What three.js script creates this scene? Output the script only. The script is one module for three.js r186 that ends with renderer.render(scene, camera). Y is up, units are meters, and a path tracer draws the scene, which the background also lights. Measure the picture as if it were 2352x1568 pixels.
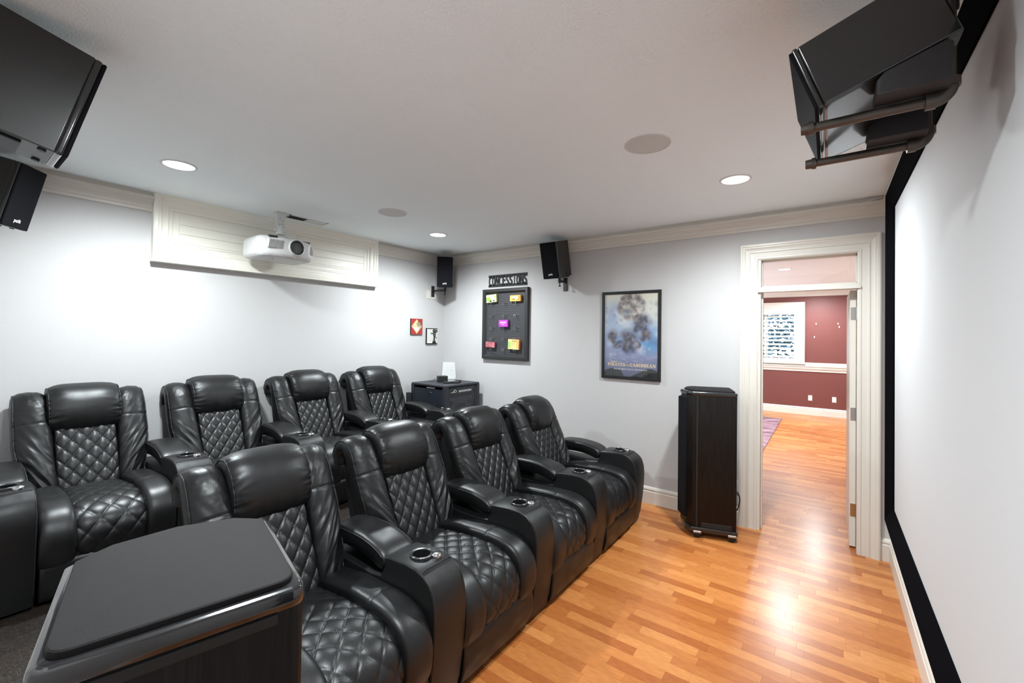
import * as THREE from 'three';
import { RoundedBoxGeometry } from 'three/addons/geometries/RoundedBoxGeometry.js';
import { TextGeometry } from 'three/addons/geometries/TextGeometry.js';
import { FontLoader } from 'three/addons/loaders/FontLoader.js';
import { ImprovedNoise } from 'three/addons/math/ImprovedNoise.js';
import { mergeGeometries, mergeVertices, toCreasedNormals } from 'three/addons/utils/BufferGeometryUtils.js';
import { Brush, Evaluator, SUBTRACTION } from 'three-bvh-csg';

// ------------------------------------------------------------------ camera, sky, lights, exposure
const scene = new THREE.Scene();
const D2R = Math.PI / 180;
const camera = new THREE.PerspectiveCamera(2 * Math.atan(784 / 987.5) / D2R, 2352 / 1568, 0.02, 100);
{
  const yaw = 36.327 * D2R, pitch = 0.703 * D2R, roll = 0.765 * D2R;
  const f0 = new THREE.Vector3(Math.cos(yaw), 0, -Math.sin(yaw)), r0 = new THREE.Vector3(Math.sin(yaw), 0, Math.cos(yaw)), u0 = new THREE.Vector3(0, 1, 0);
  const f = f0.clone().multiplyScalar(Math.cos(pitch)).addScaledVector(u0, Math.sin(pitch));
  const u1 = u0.clone().multiplyScalar(Math.cos(pitch)).addScaledVector(f0, -Math.sin(pitch));
  const r = r0.clone().multiplyScalar(Math.cos(roll)).addScaledVector(u1, Math.sin(roll));
  const u = u1.clone().multiplyScalar(Math.cos(roll)).addScaledVector(r0, -Math.sin(roll));
  camera.quaternion.setFromRotationMatrix(new THREE.Matrix4().makeBasis(r, u, f.clone().negate()));
  camera.position.set(0, 1.65, 0);
  camera.setViewOffset(2352, 1568, 0, 26.28, 2352, 1568);
  scene.add(camera);
}
scene.background = new THREE.Color(0.80, 0.90, 1.0);
scene.backgroundIntensity = 10.0;
const LAMP_CANDELA = 28, LAMP_CONE = 88 * D2R, LAMP_COLOR = new THREE.Color().setRGB(0.89, 0.97, 1.0), FAR_LAMP_CANDELA = 38;
const renderer = new THREE.WebGLRenderer();
renderer.toneMapping = THREE.LinearToneMapping;
renderer.toneMappingExposure = 1.06;
renderer.shadowMap.enabled = true;

// ------------------------------------------------------------------ room dimensions (metres)
const XR = 4.284, XL = -0.10, ZB = -4.335, ZF = 0.39, YC = 2.737, RISER = 0.197, RISER_Z = -2.46, XFAR = 11.44;

// ------------------------------------------------------------------ helpers
let seed = 7; const rnd = () => (seed = (seed * 16807) % 2147483647) / 2147483647;
const rr = (a, b) => a + (b - a) * rnd();
const perlin = new ImprovedNoise();
const nz = (x, y = 0, z = 0) => perlin.noise(x + 31.7, y + 17.3, z + 5.1);
const V = (x, y, z) => new THREE.Vector3(x, y, z);
const used = {};
function numbered(n) { const k = used[n] = (used[n] ?? -1) + 1; return k ? n + '_' + String(k).padStart(3, '0') : n; }
function prep(g) {
  g = g.index ? g.toNonIndexed() : g;
  for (const k of Object.keys(g.attributes)) if (!['position', 'normal', 'uv'].includes(k)) g.deleteAttribute(k);
  if (!g.attributes.normal) g.computeVertexNormals();
  if (!g.attributes.uv) g.setAttribute('uv', new THREE.BufferAttribute(new Float32Array(g.attributes.position.count * 2), 2));
  return g;
}
const join = gs => gs.length === 1 ? gs[0] : mergeGeometries(gs.map(prep));
function obj(name, gs, m, parent = scene) {
  const o = new THREE.Mesh(join(Array.isArray(gs) ? gs : [gs]), m);
  o.name = parent === scene ? numbered(name) : name;
  o.castShadow = o.receiveShadow = true; parent.add(o); return o;
}
function tag(o, label, category, group) { o.userData = { label, category }; if (group) o.userData.group = group; return o; }
function thing(name, label, category, p = [0, 0, 0], group) {
  const o = new THREE.Group(); o.name = numbered(name); o.position.set(...p); scene.add(o);
  return tag(o, label, category, group);
}
function struct(name, gs, m, label) { const o = obj(name, gs, m); o.userData = { kind: 'structure', label }; return o; }
// uv in metres from the side each face points to
function muv(g, sx = 1, sy = sx, ox = 0, oy = 0) {
  g = g.index ? g.toNonIndexed() : g; if (!g.attributes.normal) g.computeVertexNormals();
  const p = g.attributes.position, n = g.attributes.normal, uv = new Float32Array(p.count * 2);
  for (let i = 0; i < p.count; i++) {
    const ax = Math.abs(n.getX(i)), ay = Math.abs(n.getY(i)), az = Math.abs(n.getZ(i)); let a, b;
    if (ay >= ax && ay >= az) { a = p.getX(i); b = p.getZ(i); } else if (ax >= az) { a = p.getZ(i); b = p.getY(i); } else { a = p.getX(i); b = p.getY(i); }
    uv[i * 2] = a * sx + ox; uv[i * 2 + 1] = b * sy + oy;
  }
  g.setAttribute('uv', new THREE.BufferAttribute(uv, 2)); return g;
}
function bx(x0, x1, y0, y1, z0, z1, r = 0, s = 2) {
  const w = Math.abs(x1 - x0), h = Math.abs(y1 - y0), d = Math.abs(z1 - z0);
  const g = r ? new RoundedBoxGeometry(w, h, d, s, Math.min(r, w / 2.01, h / 2.01, d / 2.01)) : new THREE.BoxGeometry(w, h, d);
  g.translate((x0 + x1) / 2, (y0 + y1) / 2, (z0 + z1) / 2); return muv(g);
}
function cyl(a, b, r0, r1 = r0, n = 20, open = false) {
  const d = b.clone().sub(a), g = new THREE.CylinderGeometry(r1, r0, d.length(), n, 1, open);
  g.applyQuaternion(new THREE.Quaternion().setFromUnitVectors(V(0, 1, 0), d.clone().normalize()));
  const c = a.clone().add(b).multiplyScalar(0.5); g.translate(c.x, c.y, c.z); return g;
}
const tube = (pts, r, n = 24, k = 8, closed = false) => new THREE.TubeGeometry(new THREE.CatmullRomCurve3(pts, closed), n, r, k, closed);
const lathe = (pts, n = 32) => new THREE.LatheGeometry(pts.map(p => new THREE.Vector2(p[0], p[1])), n);
function shapeOf(pts) { const s = new THREE.Shape(); pts.forEach(([a, b], i) => i ? s.lineTo(a, b) : s.moveTo(a, b)); s.closePath(); return s; }
function extr(shape, depth, bevel = 0, seg = 2, curve = 8) {
  return new THREE.ExtrudeGeometry(shape, { depth: depth - 2 * bevel, bevelEnabled: bevel > 0, bevelSize: bevel, bevelThickness: bevel, bevelOffset: -bevel, bevelSegments: seg, curveSegments: curve }).translate(0, 0, bevel);
}
// side profile [z, y] extruded across x, between x0 and x1
function sideExt(pts, x0, x1, bevel = 0, seg = 2, crease = 0.6) {
  let g = extr(shapeOf(pts.map(([z, y]) => [-z, y])), x1 - x0, bevel, seg); g.rotateY(Math.PI / 2); g.translate(x0, 0, 0);
  return muv(crease ? toCreasedNormals(g, crease) : g);
}
// straight moulding: profile [distance from wall, y], along the wall from p to q, dir = way out of the wall
function moulding(profile, p, q, out) {
  const pos = []; const P = (e, [d, y]) => [e[0] + out[0] * d, y, e[1] + out[1] * d];
  for (let i = 0; i + 1 < profile.length; i++) {
    const a = P(p, profile[i]), b = P(q, profile[i]), c = P(q, profile[i + 1]), d = P(p, profile[i + 1]);
    pos.push(...a, ...b, ...c, ...a, ...c, ...d);
  }
  for (const e of [p, q]) { const c = P(e, profile[0]); for (let i = 1; i + 1 < profile.length; i++) pos.push(...c, ...P(e, profile[i]), ...P(e, profile[i + 1])); }
  const g = new THREE.BufferGeometry(); g.setAttribute('position', new THREE.Float32BufferAttribute(pos, 3)); g.computeVertexNormals(); return muv(g);
}
// mitred frame: profile [inset from the outer edge, height], rectangle a0..a1 x b0..b1, map(a, b, d) gives the point
function frame(profile, a0, a1, b0, b1, closed, map) {
  const ring = ([w, d]) => closed ? [[a0 + w, b0 + w, d], [a0 + w, b1 - w, d], [a1 - w, b1 - w, d], [a1 - w, b0 + w, d], [a0 + w, b0 + w, d]] : [[a0 + w, b0, d], [a0 + w, b1 - w, d], [a1 - w, b1 - w, d], [a1 - w, b0, d]];
  const pos = [];
  for (let i = 0; i + 1 < profile.length; i++) {
    const A = ring(profile[i]).map(e => map(...e)), B = ring(profile[i + 1]).map(e => map(...e));
    for (let k = 0; k + 1 < A.length; k++) pos.push(...A[k], ...A[k + 1], ...B[k + 1], ...A[k], ...B[k + 1], ...B[k]);
  }
  const g = new THREE.BufferGeometry(); g.setAttribute('position', new THREE.Float32BufferAttribute(pos, 3)); g.computeVertexNormals(); return muv(g);
}
// soft stuffed shape: a loop of superellipse section swept along a side path [z, y]; n points up / forward
function cushion({ path, w, cx = 0, tf, tb = 0.05, p = 3, q = 10, nu = 60, nv = 28, disp = null, zs = null, back = 10, ends = 1, trace = [], lift = 0.001 }) {
  const curve = new THREE.CatmullRomCurve3(path.map(([z, y]) => V(0, y, z)), false, 'centripetal'), L = curve.getLength();
  const F = v => typeof v === 'function' ? v : () => v, W = F(w), C = F(cx), T = F(tf), B = F(tb);
  const us = [];
  for (let i = 0; i <= nu; i++) { const t = i / nu; us.push(t); }
  const extra = [0.0015, 0.005, 0.011]; us.push(...extra, ...extra.map(e => 1 - e)); us.sort((a, b) => a - b);
  const n = nv + back, pos = [], uv = [], idx = [];
  us.forEach(u => {
    const P = curve.getPointAt(u), t = curve.getTangentAt(u), N = [-t.y, t.z]; // [z, y]
    const e = ends ? Math.pow(Math.max(0, 1 - Math.pow(Math.abs(2 * u - 1), q)), 1 / Math.min(q, 3)) : 1;
    for (let j = 0; j < n; j++) {
      const front = j < nv, k = front ? j / nv * 2 - 1 : 1 - (j - nv) / back * 2, sx = k * (1.4 - 0.4 * k * k), h = Math.pow(Math.max(0, 1 - Math.pow(Math.abs(sx), p)), 1 / p), s = front ? 1 : -1;
      const wx = W(u) * (0.9 + 0.1 * e), x = C(u) + wx * sx;
      let off = (s >= 0 ? T(u) * h : -B(u) * h) * e;
      if (disp && s > 0) off += disp(u, sx, u * L, x) * Math.min(1, h * 1.5) * Math.min(1, e * 1.4);
      const dz = zs ? zs(u, sx) : 0;
      pos.push(x, P.y + N[1] * off, P.z + N[0] * off + dz); uv.push(x, u * L);
    }
  });
  const m = us.length, lines = trace.map(sx => us.filter(u => u > 0.06 && u < 0.95).map(u => {
    const P = curve.getPointAt(u), t = curve.getTangentAt(u), h = Math.pow(1 - Math.pow(Math.abs(sx), p), 1 / p), e = ends ? Math.pow(Math.max(0, 1 - Math.pow(Math.abs(2 * u - 1), q)), 1 / Math.min(q, 3)) : 1, x = C(u) + W(u) * (0.9 + 0.1 * e) * sx;
    const off = T(u) * h * e + lift + (disp ? disp(u, sx, u * L, x) * Math.min(1, h * 1.5) * Math.min(1, e * 1.4) : 0);
    return V(x + Math.sign(sx) * lift, P.y + t.z * off, P.z - t.y * off + (zs ? zs(u, sx) : 0)); }));
  for (let i = 0; i + 1 < m; i++) for (let j = 0; j < n; j++) { const a = i * n + j, b = i * n + (j + 1) % n, c = a + n, d = b + n; idx.push(a, c, b, b, c, d); }
  const g = new THREE.BufferGeometry(); g.setAttribute('position', new THREE.Float32BufferAttribute(pos, 3)); g.setAttribute('uv', new THREE.Float32BufferAttribute(uv, 2)); g.setIndex(idx); g.computeVertexNormals(); g.userData.lines = lines; return g;
}

// ------------------------------------------------------------------ textures and materials
function dataTex(n, fn, srgb) {
  const a = new Uint8Array(n * n * 4);
  for (let y = 0; y < n; y++) for (let x = 0; x < n; x++) { const c = fn(x / n, y / n), i = (y * n + x) * 4; a[i] = c[0] * 255; a[i + 1] = c[1] * 255; a[i + 2] = c[2] * 255; a[i + 3] = 255; }
  const t = new THREE.DataTexture(a, n, n); t.wrapS = t.wrapT = THREE.RepeatWrapping; t.magFilter = THREE.LinearFilter; t.minFilter = THREE.LinearMipmapLinearFilter; t.generateMipmaps = true;
  if (srgb) t.colorSpace = THREE.SRGBColorSpace; t.needsUpdate = true; return t;
}
// tileable noise: wraps with period 1 by blending
function tn(u, v, f, s = 0) { const A = nz(u * f, v * f, s), B = nz((u - 1) * f, v * f, s), C = nz(u * f, (v - 1) * f, s), Dd = nz((u - 1) * f, (v - 1) * f, s); return (A * (1 - u) + B * u) * (1 - v) + (C * (1 - u) + Dd * u) * v; }
const clamp = (x, a = 0, b = 1) => Math.min(b, Math.max(a, x));
const sm = (a, b, x) => { const t = clamp((x - a) / (b - a)); return t * t * (3 - 2 * t); };
const rep = (t, rx, ry = rx) => { const c = t.clone(); c.repeat.set(rx, ry); c.needsUpdate = true; return c; };
const wallBump = dataTex(256, (u, v) => { const h = clamp(0.5 + 0.7 * tn(u, v, 40, 1) + 0.4 * tn(u, v, 80, 2)); return [h, h, h]; });
const leatherBump = dataTex(256, (u, v) => { const h = clamp(0.55 + 0.6 * tn(u, v, 36, 3) + 0.35 * Math.abs(tn(u, v, 70, 4))); return [h, h, h]; });
const fineBump = dataTex(256, (u, v) => { const h = clamp(0.5 + 0.9 * tn(u, v, 90, 5)); return [h, h, h]; });
const woodGrain = dataTex(512, (u, v) => { // v along the strip
  const w = tn(u, v, 3, 6) * 2.2, g = tn(clamp(u, 0, 1), v * 0.12, 60, 7), r = Math.sin((u * 9 + w) * 6.28);
  const k = clamp(0.86 + 0.10 * g + 0.05 * r + 0.07 * tn(u, v, 8, 8)); return [k, clamp(k * 0.985 - 0.0), clamp(k * 0.96)];
}, true);
const darkGrain = dataTex(512, (u, v) => { const g = tn(u, v * 0.1, 70, 9), r = tn(u, v * 0.2, 20, 12); const k = clamp(0.72 + 0.45 * g + 0.25 * r); return [k, k * 0.97, k * 0.95]; }, true);
const clothBump = dataTex(128, (u, v) => { const h = 0.5 + 0.25 * Math.sin(u * 6.283 * 32) + 0.25 * Math.sin(v * 6.283 * 32); return [h, h, h]; });
const rugTex = dataTex(256, (u, v) => { const h = clamp(0.75 + 0.5 * tn(u, v, 6, 14) + 0.25 * tn(u, v, 60, 15)); return [h * 0.66, h * 0.50, h * 0.55]; }, true);

const std = (c, rough, o = {}) => { const m = new THREE.MeshStandardMaterial({ roughness: rough, ...o }); Array.isArray(c) ? m.color.setRGB(...c) : m.color.set(c); return m; };
const phy = (c, rough, o = {}) => { const m = new THREE.MeshPhysicalMaterial({ roughness: rough, ...o }); Array.isArray(c) ? m.color.setRGB(...c) : m.color.set(c); return m; };
const bumped = (m, t, s, r) => { m.bumpMap = rep(t, r); m.bumpScale = s; return m; };
const M = {
  wall: bumped(std([0.525, 0.512, 0.510], 0.7), wallBump, 0.0008, 4),
  ceiling: bumped(std([0.88, 0.935, 0.96], 0.9), wallBump, 0.002, 3),
  trim: std([0.67, 0.635, 0.575], 0.35),
  panel: std([0.88, 0.85, 0.76], 0.4),
  red: bumped(std([0.150, 0.044, 0.038], 0.5), wallBump, 0.0006, 4),
  leather: bumped(phy([0.007, 0.007, 0.0075], 0.38, { specularIntensity: 0.85 }), leatherBump, 0.00035, 14),
  stitch: std([0.012, 0.012, 0.012], 0.5),
  darkCloth: phy([0.004, 0.004, 0.004], 0.9, { specularIntensity: 0.2 }),
  chrome: std([0.62, 0.62, 0.63], 0.15, { metalness: 1 }),
  darkChrome: std([0.16, 0.16, 0.165], 0.18, { metalness: 1 }),
  gloss: phy([0.012, 0.012, 0.013], 0.12, { clearcoat: 0.6, clearcoatRoughness: 0.05 }),
  ash: phy([0.022, 0.019, 0.017], 0.42, { specularIntensity: 0.45 }),
  matte: bumped(std([0.014, 0.012, 0.0135], 0.62), fineBump, 0.0002, 5),
  grille: bumped(phy([0.006, 0.006, 0.008], 0.9, { specularIntensity: 0.3 }), clothBump, 0.0003, 12),
  vinyl: phy([0.0095, 0.0085, 0.0080], 0.48, { clearcoat: 0.45, clearcoatRoughness: 0.15 }),
  logo: std([0.75, 0.75, 0.75], 0.4),
  metalBlack: std([0.008, 0.008, 0.009], 0.45),
  rack: bumped(std([0.020, 0.022, 0.029], 0.5), fineBump, 0.0002, 6),
  pipe: std([0.10, 0.085, 0.075], 0.42, { metalness: 0.75 }),
  white: std([0.64, 0.64, 0.635], 0.35),
  whiteDull: std([0.72, 0.72, 0.71], 0.6),
  grey: std([0.35, 0.35, 0.35], 0.5),
  darkGrey: std([0.07, 0.07, 0.072], 0.5),
  black: std([0.006, 0.006, 0.006], 0.7),
  velvet: bumped(phy([0.003, 0.003, 0.004], 1.0, { specularIntensity: 0.05 }), fineBump, 0.0006, 8),
  screen: std([0.55, 0.55, 0.56], 0.8),
  brass: std([0.42, 0.30, 0.15], 0.35, { metalness: 0.9 }),
  nickel: std([0.45, 0.44, 0.42], 0.35, { metalness: 0.9 }),
  glass: phy(0xffffff, 0.02, { transmission: 1, thickness: 0, ior: 1.5 }),
  tinted: phy([0.55, 0.56, 0.60], 0.03, { transmission: 1, thickness: 0, ior: 1.5 }),
  glow: std([1, 1, 1], 0.5, { emissive: LAMP_COLOR, emissiveIntensity: 5 }),
  riser: std([0.02, 0.018, 0.016], 0.6),
  rug: std([1, 1, 1], 0.95, { map: rep(rugTex, 0.8) }),
};
M.ash.map = rep(darkGrain, 4, 1.2); M.ash.color.setRGB(0.013, 0.0095, 0.0082);
M.topVinyl = bumped(phy([0.0065, 0.0055, 0.006], 0.75, { specularIntensity: 0.5 }), fineBump, 0.0003, 4);
M.vinylGrain = phy([0.030, 0.028, 0.028], 0.35, { clearcoat: 1, clearcoatRoughness: 0.12, map: rep(darkGrain, 5, 2) });
const strip = [[0.60, 0.212, 0.060], [0.68, 0.262, 0.080], [0.53, 0.175, 0.047], [0.74, 0.305, 0.098], [0.49, 0.155, 0.042], [0.63, 0.235, 0.068]]
  .map(c => phy(c, 0.27, { map: woodGrain, specularIntensity: 0.65 }));
const darkPlank = [[0.050, 0.040, 0.034], [0.038, 0.031, 0.027], [0.062, 0.050, 0.042]].map(c => phy(c, 0.42, { map: rep(darkGrain, 3, 1) }));

// ------------------------------------------------------------------ the room shell
const T = 0.15;
const DOOR = { z0: -0.475, z1: 0.187, bar0: 2.053, bar1: 2.095, top: 2.334 };
struct('wall_back', bx(XL - T, XR + T, -0.1, YC, ZB - T, ZB), M.wall, 'pale grey rear wall behind the back row of recliners');
struct('wall_front', bx(XL - T, XR + T, -0.1, YC, ZF, ZF + T), M.wall, 'pale grey wall behind the projection screen');
struct('wall_left', bx(XL - T, XL, -0.1, YC, ZB, ZF), M.wall, 'pale grey side wall next to the camera');
struct('wall_right', [bx(XR, XR + T, -0.1, YC, ZB, DOOR.z0), bx(XR, XR + T, -0.1, YC, DOOR.z1, ZF), bx(XR, XR + T, DOOR.top, YC, DOOR.z0, DOOR.z1)], M.wall, 'pale grey side wall with the doorway and the movie poster');
struct('ceiling', bx(XL - T, XR + T, YC, YC + 0.12, ZB - T, ZF + T), M.ceiling, 'white textured theatre ceiling');

// floor: laminate strips laid along z; those in view each their own piece
{
  const floor = struct('floor', bx(XL - T, XFAR + 0.2, -0.12, -0.009, ZB - T, 1.7), std([0.12, 0.06, 0.03], 0.8), 'orange brown laminate strip floor');
  const SW = 0.0655, groups = strip.map(() => []);
  const x1 = XFAR + 0.1; let col = 0;
  for (let x = XL; x < x1; x += SW, col++) {
    const far = x > XR + 0.02; let z = (far ? -3.6 : -2.6) - rnd() * 0.35; const ze = far ? 1.5 : ZF;
    while (z < ze) {
      const len = rr(0.27, 0.46), zb = Math.min(z + len, ze + 0.02), tone = Math.floor(rnd() * strip.length * 0.999);
      const seen = !far && x > 1.25 && x < XR - 0.02 && zb > -1.5 && (x > 1.9 || zb > -1.2);
      const g = new THREE.BoxGeometry(SW - 0.0006, 0.009, zb - z - 0.0006).translate(x + SW / 2, -0.0045, (z + zb) / 2);
      muv(g, 6.5, 1.4, rnd() * 7, rnd() * 7);
      if (seen && !(x > 3.9 && zb < -1.3)) { const o = obj('plank', g, strip[tone], floor); } else groups[tone].push(g);
      z = zb;
    }
  }
  groups.forEach((gs, i) => { const o = obj('plank_field', gs, strip[i], floor); o.userData.kind = 'stuff'; });
}
// riser under the back row with dark planks
{
  const r = struct('floor_riser', bx(XL, XR, 0, RISER - 0.012, ZB, RISER_Z), M.riser, 'dark raised platform under the back row of recliners');
  let row = 0;
  for (let z = RISER_Z; z > ZB + 0.02; z -= 0.125, row++) {
    let x = XL - rr(0, 0.8);
    while (x < XR) { const e = Math.min(XR, x + rr(0.9, 1.3)), a = Math.max(XL, x);
      if (e - a > 0.02) { const g = new THREE.BoxGeometry(0.1238, 0.012, e - a - 0.0012); g.rotateY(Math.PI / 2); g.translate((a + e) / 2, RISER - 0.006, Math.max(z - 0.0625, ZB + 0.0625)); muv(g, 1, 5, rnd() * 5, rnd() * 5); const u = g.attributes.uv; for (let i = 0; i < u.count; i++) { const q = u.getX(i); u.setXY(i, u.getY(i), q); } obj('plank', g, darkPlank[Math.floor(rnd() * 2.99)], r); }
      x = e; }
  }
}
// crown, baseboards
const CROWN = [[0, 2.592], [0.012, 2.592], [0.014, 2.612], [0.022, 2.618], [0.024, 2.636], [0.034, 2.652], [0.046, 2.664], [0.050, 2.676], [0.060, 2.680], [0.062, 2.704], [0.040, 2.706], [0.036, YC], [0, YC]];
const BASE = [[0, 0], [0.018, 0], [0.018, 0.118], [0.013, 0.124], [0.013, 0.134], [0.017, 0.138], [0.014, 0.150], [0.006, 0.162], [0, 0.166]];
const WX0 = 1.04, WX1 = 3.14;
struct('trim_1', [moulding(CROWN, [XR, ZB], [XR, ZF], [-1, 0])], M.trim, 'cream crown moulding above the doorway wall');
struct('trim_2', [moulding(CROWN, [XL, ZB], [WX0, ZB], [0, 1]), moulding(CROWN, [WX1, ZB], [XR, ZB], [0, 1])], M.trim, 'cream crown moulding above the rear wall');
struct('trim_3', [moulding(CROWN, [XL, ZB], [XL, ZF], [1, 0]), moulding(CROWN, [XL, ZF], [XR, ZF], [0, -1])], M.trim, 'cream crown moulding on the camera side of the room');
struct('baseboard_right', [moulding(BASE, [XR, RISER_Z], [XR, -0.631], [-1, 0]), moulding(BASE, [XR, 0.323], [XR, ZF], [-1, 0])], M.trim, 'cream baseboard along the doorway wall');
struct('baseboard_front', moulding(BASE, [XL, ZF], [XR, ZF], [0, -1]), M.trim, 'cream baseboard under the projection screen');
struct('baseboard_left', moulding(BASE, [XL, RISER_Z], [XL, ZF], [1, 0]), M.trim, 'cream baseboard along the left wall');

// door casing, jambs, transom, open door
const CASING = [[0, 0], [0, 0.030], [0.008, 0.036], [0.020, 0.036], [0.026, 0.030], [0.034, 0.030], [0.048, 0.022], [0.060, 0.020], [0.064, 0.024], [0.074, 0.024], [0.080, 0.017], [0.112, 0.015], [0.118, 0.019], [0.130, 0.019], [0.140, 0.010], [0.142, 0.0]];
{
  const d = struct('door_1', frame(CASING, -0.631, 0.323, 0, 2.472, false, (a, b, h) => [XR - h, b, a]), M.trim, 'cream moulded casing of the doorway with a glass transom');
  obj('jamb', [bx(XR - 0.006, XR + T + 0.006, 0, DOOR.top, DOOR.z0 - 0.016, DOOR.z0 + 0.004), bx(XR - 0.006, XR + T + 0.006, 0, DOOR.top, DOOR.z1 - 0.004, DOOR.z1 + 0.016), bx(XR - 0.006, XR + T + 0.006, DOOR.top - 0.004, DOOR.top + 0.016, DOOR.z0, DOOR.z1),
    bx(XR + 0.05, XR + 0.085, 0, DOOR.bar0, DOOR.z0, DOOR.z0 + 0.016)], M.trim, d);
  obj('transom_bar', [bx(XR - 0.022, XR + T, DOOR.bar0 + 0.006, DOOR.bar1, DOOR.z0 - 0.012, DOOR.z1 + 0.010, 0.003), bx(XR - 0.032, XR + 0.02, DOOR.bar0 - 0.004, DOOR.bar0 + 0.014, DOOR.z0 - 0.018, DOOR.z1 + 0.016, 0.003)], M.trim, d);
  obj('transom_stop', [bx(XR + 0.05, XR + 0.08, DOOR.bar1, DOOR.top, DOOR.z0, DOOR.z0 + 0.012), bx(XR + 0.05, XR + 0.08, DOOR.bar1, DOOR.top, DOOR.z1 - 0.012, DOOR.z1), bx(XR + 0.05, XR + 0.08, DOOR.top - 0.012, DOOR.top, DOOR.z0, DOOR.z1), bx(XR + 0.05, XR + 0.08, DOOR.bar1, DOOR.bar1 + 0.012, DOOR.z0, DOOR.z1)], M.trim, d);
  obj('transom_pane', bx(XR + 0.062, XR + 0.067, DOOR.bar1 + 0.004, DOOR.top - 0.004, DOOR.z0 + 0.004, DOOR.z1 - 0.004), M.glass, d);
  const s = struct('door_2', bx(XR + 0.095, XR + 0.80, 0.012, 2.045, 0.140, 0.180, 0.003), M.trim, 'cream door standing open into the red room');
  for (const [y, m] of [[1.86, M.nickel], [1.06, M.nickel], [0.30, M.brass]]) obj('hinge', [bx(XR + 0.0925, XR + 0.0955, y - 0.05, y + 0.05, 0.146, 0.180), cyl(V(XR + 0.09, y - 0.052, 0.183), V(XR + 0.09, y + 0.052, 0.183), 0.006)], m, s);
}

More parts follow.
